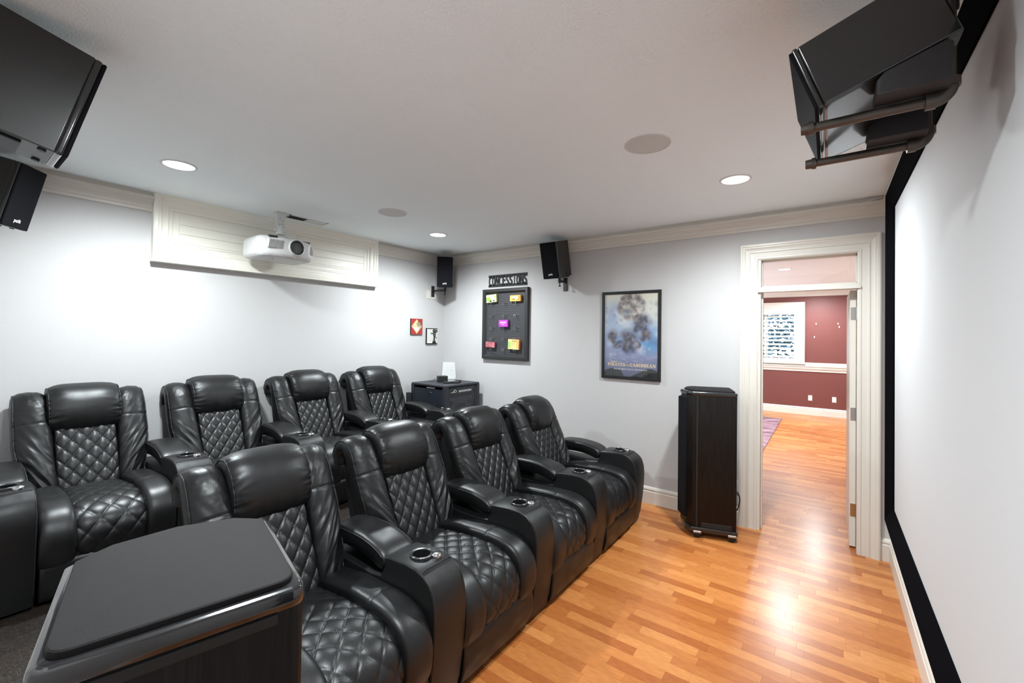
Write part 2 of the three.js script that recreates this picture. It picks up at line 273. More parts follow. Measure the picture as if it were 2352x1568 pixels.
// ------------------------------------------------------------------ the room beyond the doorway
{
  const x0 = XR + T, z0 = -3.5, z1 = 1.5, WZ0 = -1.75, WZ1 = -0.612, WY0 = 1.20, WY1 = 2.20;
  const wf = struct('wall_far', [bx(XFAR, XFAR + T, -0.1, WY0, z0, z1), bx(XFAR, XFAR + T, WY1, YC, z0, z1), bx(XFAR, XFAR + T, WY0, WY1, z0, WZ0), bx(XFAR, XFAR + T, WY0, WY1, WZ1, z1)], M.red, 'dusty red far wall of the room beyond the doorway');
  for (const [y, z] of [[1.99, -0.21], [1.99, 0.17], [1.92, 0.19], [1.70, -0.24]]) obj('nail_hole', bx(XFAR - 0.002, XFAR, y - 0.018, y + 0.018, z - 0.008, z + 0.008, 0.001), M.whiteDull, wf);
  struct('wall_far_left', [bx(x0, 7.0, -0.1, YC, z0 - T, z0), bx(10.6, XFAR, -0.1, YC, z0 - T, z0), bx(7.0, 10.6, -0.1, 0.9, z0 - T, z0), bx(7.0, 10.6, 2.4, YC, z0 - T, z0)], M.trim, 'cream left wall of the room beyond the doorway');
  struct('wall_far_right', bx(x0, XFAR, -0.1, YC, z1, z1 + T), M.trim, 'cream right wall of the room beyond the doorway');
  struct('wall_hallway', bx(x0, 6.28, 0, YC, -0.86, -0.715), M.trim, 'cream stub wall beside the passage beyond the doorway');
  struct('wall_near', [bx(XR + 0.1, x0, -0.1, YC, z0, -0.9), bx(XR + 0.1, x0, -0.1, YC, ZF + T, z1)], M.trim, 'back of the doorway wall seen from the red room');
  struct('ceiling_far', bx(x0, XFAR + T, YC, YC + 0.12, z0 - T, z1 + T), M.ceiling, 'white ceiling of the room beyond the doorway');
  struct('baseboard_far', [moulding(BASE, [XFAR, z0], [XFAR, z1], [-1, 0]), moulding(BASE, [x0, -0.715], [6.28, -0.715], [0, 1]), moulding(BASE, [6.28, -0.86], [6.28, -0.70], [1, 0])], M.trim, 'cream baseboard of the room beyond the doorway');
  const RAIL = [[0, 0.945], [0.012, 0.945], [0.014, 0.985], [0.030, 1.0], [0.036, 1.02], [0.030, 1.03], [0.030, 1.05], [0.05, 1.055], [0.05, 1.075], [0.016, 1.08], [0.014, 1.14], [0, 1.14]];
  struct('trim_4', moulding(RAIL, [XFAR, z0], [XFAR, z1], [-1, 0]), M.trim, 'cream chair rail along the red far wall');
  struct('trim_5', moulding(CROWN, [XFAR, z0], [XFAR, z1], [-1, 0]), M.trim, 'cream crown moulding on the red far wall');
  const CS = [[0, 0], [0, 0.03], [0.02, 0.04], [0.04, 0.028], [0.09, 0.022], [0.11, 0.028], [0.13, 0.02], [0.13, 0]];
  const w = struct('window_2', frame(CS, WZ0 - 0.2, WZ1 + 0.2, 1.09, 2.47, true, (a, b, h) => [XFAR - h, b, a]), M.trim, 'far window with open plantation shutters in the red wall');
  obj('window_frame', [bx(XFAR - 0.02, XFAR + 0.06, WY1, WY1 + 0.15, WZ0 - 0.08, WZ1 + 0.08), bx(XFAR - 0.02, XFAR + 0.06, WY0 - 0.04, WY0, WZ0 - 0.08, WZ1 + 0.08), bx(XFAR - 0.02, XFAR + 0.06, WY0, WY1, WZ1, WZ1 + 0.08), bx(XFAR - 0.02, XFAR + 0.06, WY0, WY1, WZ0 - 0.08, WZ0)], M.trim, w);
  obj('window_sill', bx(XFAR - 0.07, XFAR + 0.02, 1.10, 1.14, WZ0 - 0.22, WZ1 + 0.22, 0.008), M.trim, w);
  obj('tilt_rod', bx(XFAR - 0.035, XFAR - 0.022, WY0 + 0.03, WY1 - 0.03, -1.165, -1.145), M.trim, w);
  for (let k = 0; k < 11; k++) { const y = WY0 + 0.055 + k * 0.09, g = new RoundedBoxGeometry(0.085, 0.010, WZ1 - WZ0 - 0.006, 2, 0.0045); g.rotateZ(0.42); g.translate(XFAR + 0.02, y, (WZ0 + WZ1) / 2); obj('slat', muv(g), M.trim, w); }
  obj('window_pane', bx(XFAR + 0.115, XFAR + 0.12, WY0, WY1, WZ0, WZ1), M.glass, w);
  obj('muntin', [bx(XFAR + 0.105, XFAR + 0.13, WY0, WY1, -1.20, -1.12)], M.white, w);
  const w3 = struct('window_3', frame(CS, 6.9, 10.7, 0.8, 2.5, true, (a, b, h) => [a, b, z0 + h]), M.trim, 'wide window on the left side of the red room');
  obj('window_pane', bx(7.0, 10.6, 0.9, 2.4, z0 - 0.09, z0 - 0.085), M.glass, w3);
  for (const x of [8.2, 9.4]) obj('mullion', bx(x - 0.03, x + 0.03, 0.9, 2.4, z0 - 0.11, z0 - 0.06), M.white, w3);
  // outlets on the red wall
  [['white outlet plate low on the red wall, nearer the window', -0.31], ['white outlet plate low on the red wall, nearer the open door', 0.11]].forEach(([l, z]) => {
    const o = thing('wall_outlet', l, 'outlet', [XFAR, 0.37, z], 'outlets on the red wall');
    obj('plate', bx(-0.006, 0, -0.058, 0.058, -0.037, 0.037, 0.003), M.white, o);
    for (const y of [-0.026, 0.026]) obj('socket', bx(-0.008, -0.004, y - 0.015, y + 0.015, -0.013, 0.013, 0.002), M.whiteDull, o);
  });
  tag(obj('area_rug', bx(6.92, 10.46, 0, 0.012, -2.9, -0.762, 0.005), M.rug), 'mauve area rug on the floor of the red room', 'rug');
  // greenery outside the far window
  const leafM = std([0.07, 0.16, 0.21], 0.8), ground = tag(obj('garden_ground', bx(XFAR + T, XFAR + 6, 0.5, 0.7, -5, 3), std([0.16, 0.2, 0.1], 0.9)), 'strip of ground outside the far window', 'ground');
  [[13.1, -2.55, 1.5], [13.1, -1.05, 1.75]].forEach(([x, z, h], i) => {
    const gs = []; for (let k = 0; k < 1500; k++) { const a = rnd() * 6.28, q = Math.pow(rnd(), 0.4) * 0.70, g = new THREE.PlaneGeometry(0.10, 0.06); g.rotateX(rnd() * 3); g.rotateY(rnd() * 6); g.translate(Math.cos(a) * q * 0.7, 0.05 + rnd() * h, Math.sin(a) * q); gs.push(g); }
    const o = thing('shrub', ['leafy shrub outside the far window, farther from the open door', 'leafy shrub outside the far window, nearer the open door'][i], 'shrub', [x, 0.7, z], 'shrubs outside the far window');
    const l = obj('foliage', gs, leafM, o); l.userData.kind = 'stuff'; obj('stem', cyl(V(0, 0, 0), V(0, h, 0), 0.03, 0.015, 8), std([0.06, 0.04, 0.03], 0.9), o);
  });
}

// ------------------------------------------------------------------ recessed lights, ceiling fittings
function recessed(x, z, label, cd = LAMP_CANDELA, y = YC) {
  const o = thing('recessed_light', label, 'ceiling light', [x, y, z], 'recessed ceiling lights');
  obj('trim_ring', lathe([[0.084, -0.001], [0.087, -0.006], [0.094, -0.006], [0.099, -0.003], [0.100, 0]], 40), M.whiteDull, o);
  obj('diffuser', lathe([[0, -0.0035], [0.0845, -0.0035], [0.0845, 0]], 40), M.glow, o);
  const l = new THREE.SpotLight(LAMP_COLOR, cd, 0, LAMP_CONE, 1, 2); l.position.set(x, y - 0.012, z); l.target.position.set(x, 0, z); l.shadow.radius = 3.6; l.castShadow = true; scene.add(l, l.target);
}
recessed(0.96, -3.436, 'recessed ceiling light over the left end of the back row');
recessed(3.285, -3.436, 'recessed ceiling light near the rear corner with the equipment rack');
recessed(3.26, -0.515, 'recessed ceiling light in front of the doorway');
recessed(0.60, -0.95, 'recessed ceiling light above the near tower speaker');
recessed(7.9, -0.55, 'recessed ceiling light in the red room seen through the transom', FAR_LAMP_CANDELA);
recessed(10.6, -0.19, 'recessed ceiling light close to the red far wall', FAR_LAMP_CANDELA);
recessed(8.6, -2.6, 'recessed ceiling light above the rug in the red room', FAR_LAMP_CANDELA);
for (const [x, z, r, l] of [[2.386, -0.824, 0.125, 'round white in-ceiling speaker nearer the screen'], [2.456, -3.153, 0.125, 'round white in-ceiling speaker beside the projector']]) {
  const o = thing('ceiling_speaker', l, 'speaker', [x, YC, z], 'round in-ceiling speakers');
  obj('bezel', lathe([[r - 0.008, -0.002], [r - 0.006, -0.006], [r, -0.004], [r + 0.001, 0]], 48), M.white, o);
  obj('mesh', lathe([[0, -0.004], [r - 0.008, -0.003], [r - 0.008, 0]], 48), bumped(std([0.62, 0.62, 0.61], 0.8), clothBump, 0.0006, 4), o);
}
{ // ceiling air vent beside the projector
  const o = thing('ceiling_vent', 'white ceiling air vent with dark louvres beside the projector', 'vent', [2.15, YC, -4.06]);
  obj('frame', [bx(-0.19, 0.19, -0.006, 0, -0.062, -0.048), bx(-0.19, 0.19, -0.006, 0, 0.048, 0.062), bx(-0.19, -0.176, -0.006, 0, -0.062, 0.062), bx(0.176, 0.19, -0.006, 0, -0.062, 0.062), bx(-0.01, 0.01, -0.006, 0, -0.05, 0.05)], M.white, o);
  obj('backing', bx(-0.178, -0.008, -0.0015, 0, -0.05, 0.05), M.black, o);
  obj('damper', bx(0.008, 0.178, -0.003, 0, -0.05, 0.05), M.whiteDull, o);
  for (let k = 0; k < 9; k++) { const g = new THREE.BoxGeometry(0.0035, 0.010, 0.098); g.rotateZ(-0.7); g.translate(-0.165 + k * 0.0185, -0.005, 0); obj('slat', g, M.darkGrey, o); }
}

// ------------------------------------------------------------------ shuttered high window on the rear wall
{
  const w = struct('window_1', frame([[0, 0], [0, 0.055], [0.010, 0.062], [0.028, 0.062], [0.036, 0.054], [0.050, 0.052], [0.060, 0.040], [0.080, 0.036], [0.086, 0.040], [0.098, 0.040], [0.106, 0.028], [0.128, 0.026], [0.132, 0.022]], WX0, WX1, 2.215, YC + 0.02, true, (a, b, h) => [a, b, ZB + h]), M.panel, 'cream framed high window closed with flat shutter panels');
  obj('window_sill', bx(WX0 - 0.006, WX1 + 0.006, 2.196, 2.217, ZB, ZB + 0.072, 0.004), M.panel, w);
  obj('window_frame', bx(WX0 + 0.12, WX1 - 0.12, 2.335, 2.625, ZB, ZB + 0.020), M.panel, w);
  for (const [a, b] of [[1.184, 1.996], [2.187, 2.996]]) {
    const s = obj('shutter', [bx(a, b, 2.355, 2.372, ZB + 0.018, ZB + 0.024), bx(a, b, 2.600, 2.617, ZB + 0.018, ZB + 0.024), bx(a, a + 0.03, 2.355, 2.617, ZB + 0.018, ZB + 0.025, 0.001), bx(b - 0.03, b, 2.355, 2.617, ZB + 0.018, ZB + 0.025, 0.001)], M.panel, w);
    for (let k = 0; k < 3; k++) { const g = new RoundedBoxGeometry(b - a - 0.064, 0.074, 0.006, 2, 0.002); g.rotateX(-0.03); g.translate((a + b) / 2, 2.410 + k * 0.0765, ZB + 0.0225); obj('slat', muv(g), M.panel, s); }
  }
  obj('mullion', bx(2.0, 2.183, 2.34, 2.63, ZB + 0.016, ZB + 0.027, 0.002), M.panel, w);
}

// ------------------------------------------------------------------ recliners (origin on the floor under the front edge, facing +z)
const QX = 0.070, QL = 0.092;
const quilt = (amp, dx = QX, dl = QL, ph = 0) => (u, s, L, x) => { const a = x / dx + (L + ph) / dl, b = x / dx - (L + ph) / dl; const k = Math.abs(Math.sin(Math.PI * a)) * Math.abs(Math.sin(Math.PI * b)); return amp * (Math.pow(k, 0.26) - 0.85); };
const groove = (L, at, w = 0.006) => -0.005 * Math.exp(-Math.pow((L - at) / w, 2));
function makeRecliner(name, label, variant, sides, group) {
  const t = thing(name, label, 'recliner', [0, 0, 0], group), sd = variant * 13.7;
  const lm = M.leather;
  obj('seat_cushion', cushion({ path: [[-0.60, 0.415], [-0.45, 0.432], [-0.26, 0.442], [-0.11, 0.430], [-0.03, 0.385], [0.0, 0.31], [-0.012, 0.245], [-0.055, 0.185]], w: u => 0.146 + 0.014 * sm(0.1, 0.6, u), tf: 0.043, tb: 0.07, p: 4, q: 24, nu: 170, nv: 72, disp: quilt(0.012, 0.108, 0.108) }), lm, t);
  for (const sgn of [-1, 1]) {
    const bd = (u, s, L, x) => { const out = s * sgn; return 0.004 * nz(x * 9 + sd, L * 7, sgn) + 0.0022 * Math.max(0, nz(x * 16, L * 34 + sd, 3 + sgn)) * sm(0.25, 0.0, Math.abs(L - 0.25)) + groove(L, 0.405, 0.005); };
    const b = obj('seat_bolster', cushion({ path: [[-0.62, 0.43], [-0.45, 0.452], [-0.25, 0.462], [-0.12, 0.458], [-0.045, 0.430], [-0.004, 0.375], [0.004, 0.30], [-0.014, 0.235], [-0.055, 0.18]], w: 0.074, cx: sgn * 0.2205, tf: 0.052, tb: 0.09, p: 3.8, q: 20, nu: 90, nv: 26, disp: bd }), lm, t);
    const c = new THREE.CatmullRomCurve3([V(sgn * 0.150, 0.486, -0.204), V(sgn * 0.17, 0.507, -0.206), V(sgn * 0.22, 0.5135, -0.206), V(sgn * 0.27, 0.507, -0.206), V(sgn * 0.290, 0.482, -0.204)]);
    obj('seam', new THREE.TubeGeometry(c, 14, 0.0022, 6), M.stitch, b);
  }
  // back: quilted middle, two wings, head pillow, shell
  obj('back_cushion', cushion({ path: [[-0.86, 0.96], [-0.80, 0.86], [-0.735, 0.73], [-0.665, 0.585], [-0.61, 0.46], [-0.595, 0.42]], w: u => 0.150, tf: 0.035, tb: 0.06, p: 5, q: 30, nu: 120, nv: 64, disp: quilt(0.014, 0.075, 0.104, 0.03) }), lm, t);
  for (const sgn of [-1, 1]) {
    const wd = (u, s, L, x) => {
      const low = sm(0.35, 0.6, L) , edge = sm(0.5, 1, s * sgn), inn = sm(0.4, 1, -s * sgn);
      const f = nz(x * 6 + sd + sgn * 5, L * 13 + (x * sgn) * 20, sd), f2 = nz(x * 10 - sd, L * 30 + x * 26 * sgn, 2 + sd + sgn);
      const top = sm(0.34, 0.2, L);
      return (0.0095 * low + 0.0016) * (0.5 - 2.0 * Math.abs(f)) + 0.0030 * (0.15 + low) * f2 + 0.0032 * edge * nz(3.1 * sgn, L * 60, sd) + 0.002 * inn * nz(L * 50, sd, sgn) + 0.002 * top * nz(x * 40, L * 60, 4) + groove(L, 0.335 + 0.10 * (x * sgn - 0.23), 0.006);
    };
    const wing = obj('back_wing', cushion({ path: [[-0.950, 0.86], [-0.957, 0.920], [-0.930, 0.962], [-0.885, 0.972], [-0.843, 0.935], [-0.80, 0.855], [-0.742, 0.73], [-0.67, 0.585], [-0.61, 0.47], [-0.585, 0.42]], w: u => 0.076 + 0.012 * sm(0.95, 0.6, u) - 0.012 * sm(0.35, 0.1, u), cx: u => sgn * (0.246 - 0.028 * sm(0.55, 1, u) + 0.004 * sm(0.35, 0.1, u)), tf: u => 0.066 - 0.012 * sm(0.7, 1, u), tb: 0.03, p: 2.5, q: 12, nu: 130, nv: 34, disp: wd, trace: [sgn * 0.86], zs: (u, s) => -0.034 * Math.pow(Math.max(0, s * sgn * 0.5 + 0.5), 2) }), lm, t);
    // piping down the outer edge of the wing
    obj('piping', tube(wing.geometry.userData.lines[0], 0.0040, 110, 7), lm, wing);
  }
  const hd = (u, s, L, x) => { const e = Math.pow(Math.abs(s), 4); return 0.0035 * nz(x * 7 + sd, L * 9, 7) + 0.015 * e * (0.35 - 1.2 * Math.abs(nz(s * 1.5 + sd, L * 36, 9))) + 0.007 * sm(0.62, 1, u) * nz(x * 24 + sd, L * 7, 2) + 0.004 * sm(0.25, 0, u) * nz(x * 30, L * 9 + sd, 5); };
  const head = obj('head_pillow', cushion({ path: [[-0.945, 0.93], [-0.935, 0.980], [-0.895, 1.015], [-0.840, 1.005], [-0.797, 0.955], [-0.775, 0.885], [-0.775, 0.825], [-0.792, 0.785]], w: u => 0.176 + 0.006 * Math.sin(u * 3.14), tf: u => 0.052 + 0.022 * Math.sin(u * 3.14), tb: 0.035, p: 3.4, q: 7, nu: 84, nv: 72, disp: hd, trace: [-0.95, 0.95] }), lm, t);
  for (const k of [0, 1]) obj('piping', tube(head.geometry.userData.lines[k], 0.0042, 80, 7), lm, head);
  obj('back_shell', sideExt([[-0.62, 0.12], [-0.62, 0.42], [-0.70, 0.58], [-0.84, 0.86], [-0.88, 0.93], [-0.94, 0.935], [-0.975, 0.90], [-0.965, 0.80], [-0.90, 0.55], [-0.83, 0.30], [-0.80, 0.10]], -0.285, 0.285, 0.02), lm, t);
  obj('footrest_panel', cushion({ path: [[-0.022, 0.228], [0.004, 0.212], [0.010, 0.17], [0.006, 0.10], [-0.010, 0.045], [-0.03, 0.026]], w: 0.287, tf: 0.020, tb: 0.02, p: 8, q: 8, nu: 30, nv: 40, disp: (u, s, L, x) => 0.003 * nz(x * 9 + sd, L * 18, 6) + 0.004 * sm(0.8, 1, Math.abs(s)) * nz(L * 20, x * 30, 3) }), lm, t);
  obj('base', [bx(-0.285, 0.285, 0.03, 0.38, -0.78, -0.04), bx(-0.25, 0.25, 0, 0.03, -0.72, -0.66), bx(-0.25, 0.25, 0, 0.03, -0.14, -0.08)], M.darkCloth, t);
  for (const sgn of sides) {
    const ac = sgn * 0.393, a0 = ac - 0.098, a1 = ac + 0.098;
    const body = sideExt([[-0.80, 0.02], [-0.005, 0.02], [0.012, 0.10], [0.030, 0.24], [0.042, 0.38], [0.042, 0.46], [0.030, 0.525], [0.004, 0.575], [-0.035, 0.606], [-0.085, 0.620], [-0.16, 0.624], [-0.275, 0.614], [-0.300, 0.606], [-0.306, 0.56], [-0.33, 0.515], [-0.40, 0.505], [-0.80, 0.51]], a0, a1, 0.014, 3, 0.5);
    const A = new Brush(prep(body)), B = new Brush(prep(new THREE.CylinderGeometry(0.043, 0.043, 0.16, 40).translate(ac, 0.624, -0.155)));
    A.updateMatrixWorld(); B.updateMatrixWorld(); const ev = new Evaluator(); ev.attributes = ['position', 'normal', 'uv']; ev.useGroups = false;
    const cut = ev.evaluate(A, B, SUBTRACTION).geometry;
    const arm = obj('arm', cut, lm, t);
    obj('arm_pad', cushion({ path: [[-0.775, 0.575], [-0.72, 0.600], [-0.60, 0.612], [-0.46, 0.606], [-0.37, 0.585], [-0.315, 0.555]], w: 0.095, cx: ac, tf: 0.046, tb: 0.055, p: 4.5, q: 9, nu: 60, nv: 30, disp: (u, s, L, x) => 0.0025 * nz(x * 12 + sd, L * 10, 8), trace: [-0.97, 0.97] }), lm, arm);
    for (const k of [0, 1]) obj('piping', tube(arm.children[0].geometry.userData.lines[k], 0.0030, 50, 6), M.stitch, arm);
    obj('cup_holder', lathe([[0, 0.556], [0.036, 0.556], [0.0385, 0.560], [0.0405, 0.628], [0.0425, 0.6315], [0.050, 0.6315], [0.0525, 0.628], [0.053, 0.622]], 40).translate(ac, 0, -0.155), M.gloss, arm);
    obj('cup_rim', [new THREE.TorusGeometry(0.0505, 0.0028, 8, 48).rotateX(Math.PI / 2).translate(ac, 0.6305, -0.155), new THREE.TorusGeometry(0.0425, 0.0016, 8, 48).rotateX(Math.PI / 2).translate(ac, 0.631, -0.155)], M.darkChrome, arm);
    obj('control_knob', [lathe([[0, 0.636], [0.012, 0.636], [0.021, 0.633], [0.024, 0.628], [0.024, 0.618]], 28).translate(ac + 0.040, 0, -0.098), lathe([[0.012, 0.637], [0.015, 0.6365], [0.016, 0.635]], 24).translate(ac + 0.040, 0, -0.098)], M.chrome, arm);
    obj('seam', [tube([V(a0 + 0.004, 0.603, -0.052), V(a0 + 0.02, 0.6165, -0.052), V(ac, 0.6175, -0.052), V(a1 - 0.02, 0.6165, -0.052), V(a1 - 0.004, 0.603, -0.052)], 0.0022, 20, 6),
      ...[a0 + 0.006, a1 - 0.006].map(x => tube([V(x, 0.605, -0.29), V(x, 0.616, -0.16), V(x, 0.612, -0.085), V(x, 0.597, -0.032), V(x, 0.568, 0.005), V(x, 0.52, 0.028), V(x, 0.46, 0.038), V(x, 0.38, 0.038), V(x, 0.24, 0.027), V(x, 0.08, 0.006)], 0.0028, 70, 6))], M.stitch, arm);
  }
  return t;
}
{
  const PITCH = 0.786, A = makeRecliner('recliner', '', 0, [-1, 1]), B = makeRecliner('recliner', '', 1, [1]), C = makeRecliner('recliner', '', 2, [1]);
  const front = ['black leather recliner in the front row, half hidden behind the near tower speaker', 'black leather recliner in the front row, second from the near tower speaker', 'black leather recliner in the front row, third from the near tower speaker', 'black leather recliner in the front row, at the end nearest the doorway'];
  const rear = ['black leather recliner in the back row, at the far left end', 'black leather recliner in the back row, second from the left', 'black leather recliner in the back row, third from the left', 'black leather recliner in the back row, beside the equipment rack'];
  const place = (o, x, y, z, l, g) => { o.position.set(x, y, z); o.userData = { label: l, category: 'recliner', group: g }; };
  const copy = (o) => { const c = o.clone(); c.name = numbered('recliner'); scene.add(c); return c; };
  const f = [A, B, C, copy(B)], r = [copy(A), copy(C), copy(B), copy(C)];
  f.forEach((o, i) => place(o, 0.987 + PITCH * i, 0, -1.365, front[i], 'front row of recliners'));
  r.forEach((o, i) => place(o, 0.6485 + 0.787 * i, RISER, -3.295, rear[i], 'back row of recliners'));
}

// ------------------------------------------------------------------ tower speakers
function tower(label, rx, rz, front) { // rx, rz: middle of the rear edge; front: angle of the facing direction
  const o = thing('tower_speaker', label, 'speaker', [rx, 0, rz], 'tower speakers'); o.rotation.y = front;
  const W = 0.172, Dp = 0.372, NO = 0.055; // local: rear edge at z = 0, front towards +z
  const plan = (inset, r, nose = NO) => { const w = W - inset, d0 = inset, d1 = Dp - inset, s = new THREE.Shape();
    s.moveTo(-w + r, -d0); s.lineTo(w - r, -d0); s.quadraticCurveTo(w, -d0, w, -d0 - r); s.lineTo(w, -d1 + 0.03); s.lineTo(w - 0.05, -d1 - 0.015); s.lineTo(0, -d1 - nose + inset); s.lineTo(-w + 0.05, -d1 - 0.015); s.lineTo(-w, -d1 + 0.03); s.lineTo(-w, -d0 - r); s.quadraticCurveTo(-w, -d0, -w + r, -d0); return s; };
  const slab = (shape, y0, y1, bev, seg = 3) => { const g = extr(shape, y1 - y0, bev, seg, 10); g.rotateX(-Math.PI / 2); g.scale(1, 1, 1); g.translate(0, y0, 0); return toCreasedNormals(g, 0.5); };
  obj('cabinet', muv(slab(plan(0.004, 0.022), 0.085, 1.172, 0.004)), M.ash, o);
  obj('top_cap', slab(plan(0, 0.03), 1.165, 1.203, 0.013, 5), M.gloss, o);
  obj('top_panel', muv(slab(plan(0.016, 0.035, NO), 1.196, 1.215, 0.006)), M.topVinyl, o);
  // cloth grille over the two front facets
  const gp = new THREE.Shape(); gp.moveTo(-W + 0.052, -Dp - 0.006); gp.lineTo(0, -Dp - NO + 0.006); gp.lineTo(W - 0.052, -Dp - 0.006); gp.lineTo(W - 0.052, -Dp - 0.026); gp.lineTo(0, -Dp - NO - 0.016); gp.lineTo(-W + 0.052, -Dp - 0.026); gp.closePath();
  obj('grille', muv(slab(gp, 0.14, 1.14, 0.004)), M.grille, o);
  for (const s of [-1, 1]) obj('side_trim', bx(s * (W - 0.012), s * (W + 0.002), 0.09, 1.165, Dp - 0.075, Dp - 0.06, 0.003), M.black, o);
  obj('port', bx(-0.115, 0.115, 0.085, 0.135, 0.0005, 0.02, 0.004), M.black, o); for (const s of [-1, 1]) obj('port', bx(s * (W - 0.0165), s * (W - 0.002), 0.085, 0.128, 0.04, 0.27, 0.006), M.black, o);
  obj('top_slot', bx(-0.125, 0.125, 1.150, 1.168, -0.001, 0.02, 0.003), M.black, o);
  obj('base_plate', slab(plan(-0.006, 0.03, 0.03), 0.045, 0.086, 0.010), M.gloss, o);
  for (const [x, z] of [[-0.155, 0.04], [0.155, 0.04], [-0.155, 0.30], [0.155, 0.30]]) {
    const ft = obj('foot', [bx(x - 0.022, x + 0.022, 0.012, 0.048, z - 0.03, z + 0.03, 0.008), cyl(V(x, 0, z), V(x, 0.014, z), 0.020)], M.black, o);
    obj('foot_cap', bx(x + Math.sign(x) * 0.012 - 0.022, x + Math.sign(x) * 0.012 + 0.022, 0.042, 0.060, z - 0.032, z + 0.032, 0.006), M.nickel, ft);
  }
  return o;
}
tower('dark tower speaker in the foreground beside the front row', 0.2435, -0.786, Math.PI - 14 * D2R);
tower('dark tower speaker standing beside the doorway', 4.055, -0.635, Math.PI + 18 * D2R);

// ------------------------------------------------------------------ surround speakers on brackets
const font = await new FontLoader().loadAsync('fonts/droid/droid_sans_bold.typeface.json');
function text(str, size, depth, sx = 1) { const g = new TextGeometry(str, { font, size, depth, curveSegments: 4, bevelEnabled: false }); g.computeBoundingBox(); const b = g.boundingBox; g.translate(-(b.min.x + b.max.x) / 2, -(b.min.y + b.max.y) / 2, 0); g.scale(sx, 1, 1); return g; }
function surround(label, c, n, tilt, wall, plateAt, W = 0.20, H = 0.39, Dp = 0.28) {
  // c: middle of the cabinet; n: horizontal facing [x, z]; tilt: downwards; wall: way out of the wall; plateAt: bracket plate middle
  const o = thing('surround_speaker', label, 'speaker', plateAt, 'small black surround speakers');
  const yaw = Math.atan2(n[0], n[1]), m = new THREE.Matrix4().makeTranslation(c[0] - plateAt[0], c[1] - plateAt[1], c[2] - plateAt[2]).multiply(new THREE.Matrix4().makeRotationY(yaw)).multiply(new THREE.Matrix4().makeRotationX(tilt));
  const P = g => g.applyMatrix4(m), h = H / 2, w = W / 2, d = Dp / 2;
  obj('cabinet', P(bx(-w, w, -h, h, -d, d - 0.034, 0.004)), M.vinyl, o);
  obj('baffle', P(bx(-w - 0.001, w + 0.001, -h - 0.001, h + 0.001, d - 0.036, d - 0.012, 0.009, 4)), M.gloss, o);
  const g = obj('grille', P(bx(-w + 0.002, w - 0.002, -h + 0.002, h - 0.002, d - 0.013, d, 0.006, 3)), M.grille, o);
  obj('logo', P(text('polk', 0.020, 0.0015, 0.9).translate(0, -h + 0.045, d - 0.0005)), M.logo, g);
  for (const a of [-1, 1]) for (const b of [-1, 1]) obj('rubber_foot', P(cyl(V(a * (w - 0.028), -h - 0.006, b * (d - 0.05) - 0.012), V(a * (w - 0.028), -h + 0.001, b * (d - 0.05) - 0.012), 0.011)), M.metalBlack, o);
  // bracket: clamp plate under the cabinet, arm, wall plate
  const foot = V(0, -h - 0.004, -0.05).applyMatrix4(m), dir = V(wall[0], 0, wall[1]), sidev = V(wall[1], 0, -wall[0]);
  const wp = V(0, 0, 0), bend = V(foot.x, Math.min(foot.y - 0.045, 0.05), foot.z);
  const plate = new RoundedBoxGeometry(0.05, 0.15, 0.016, 2, 0.005); plate.rotateY(Math.atan2(wall[0], wall[1])); plate.translate(dir.x * 0.008, 0, dir.z * 0.008);
  obj('wall_plate', plate, M.metalBlack, o);
  const y0 = bend.y;
  obj('bracket_arm', [cyl(V(dir.x * 0.012, Math.min(0.05, y0), dir.z * 0.012), V(foot.x, y0, foot.z), 0.013, 0.013, 14), cyl(V(foot.x, y0 - 0.02, foot.z), foot, 0.016, 0.016, 16)], M.metalBlack, o);
  obj('clamp', [P(bx(-w + 0.03, w - 0.03, -h - 0.008, -h - 0.001, -0.11, 0.03, 0.002)), P(bx(-w - 0.006, -w + 0.001, -h - 0.008, -h + 0.05, -0.08, -0.03, 0.002)), P(bx(w - 0.001, w + 0.006, -h - 0.008, -h + 0.05, -0.08, -0.03, 0.002))], M.metalBlack, o);
  obj('clamp_knob', [cyl(V(foot.x, y0 - 0.055, foot.z), V(foot.x, y0 - 0.02, foot.z), 0.006, 0.006, 10), cyl(V(foot.x, y0 - 0.062, foot.z), V(foot.x, y0 - 0.052, foot.z), 0.014, 0.014, 14)], M.metalBlack, o);
  return o;
}
const tl = 14 * D2R;
surround('small black speaker hung high on the doorway wall, between the concession sign and the poster', [4.083, 2.489, -2.42], [-1, 0], tl, [-1, 0], [XR, 2.235, -2.40]);
surround('small black speaker in the far rear corner above the equipment rack', [4.045, 2.475, -4.085], [-0.72, 0.69], 8 * D2R, [0, 1], [4.06, 2.23, ZB]);
surround('small black speaker on the rear wall at the far left of the picture', [0.235, 2.485, -4.06], [0.80, 0.60], tl, [0, 1], [0.20, 2.24, ZB]);
surround('big black speaker at the top left corner, cropped by the picture edge', [0.195, 2.475, -2.25], [1, 0], 14.5 * D2R, [1, 0], [XL, 2.26, -2.25]);

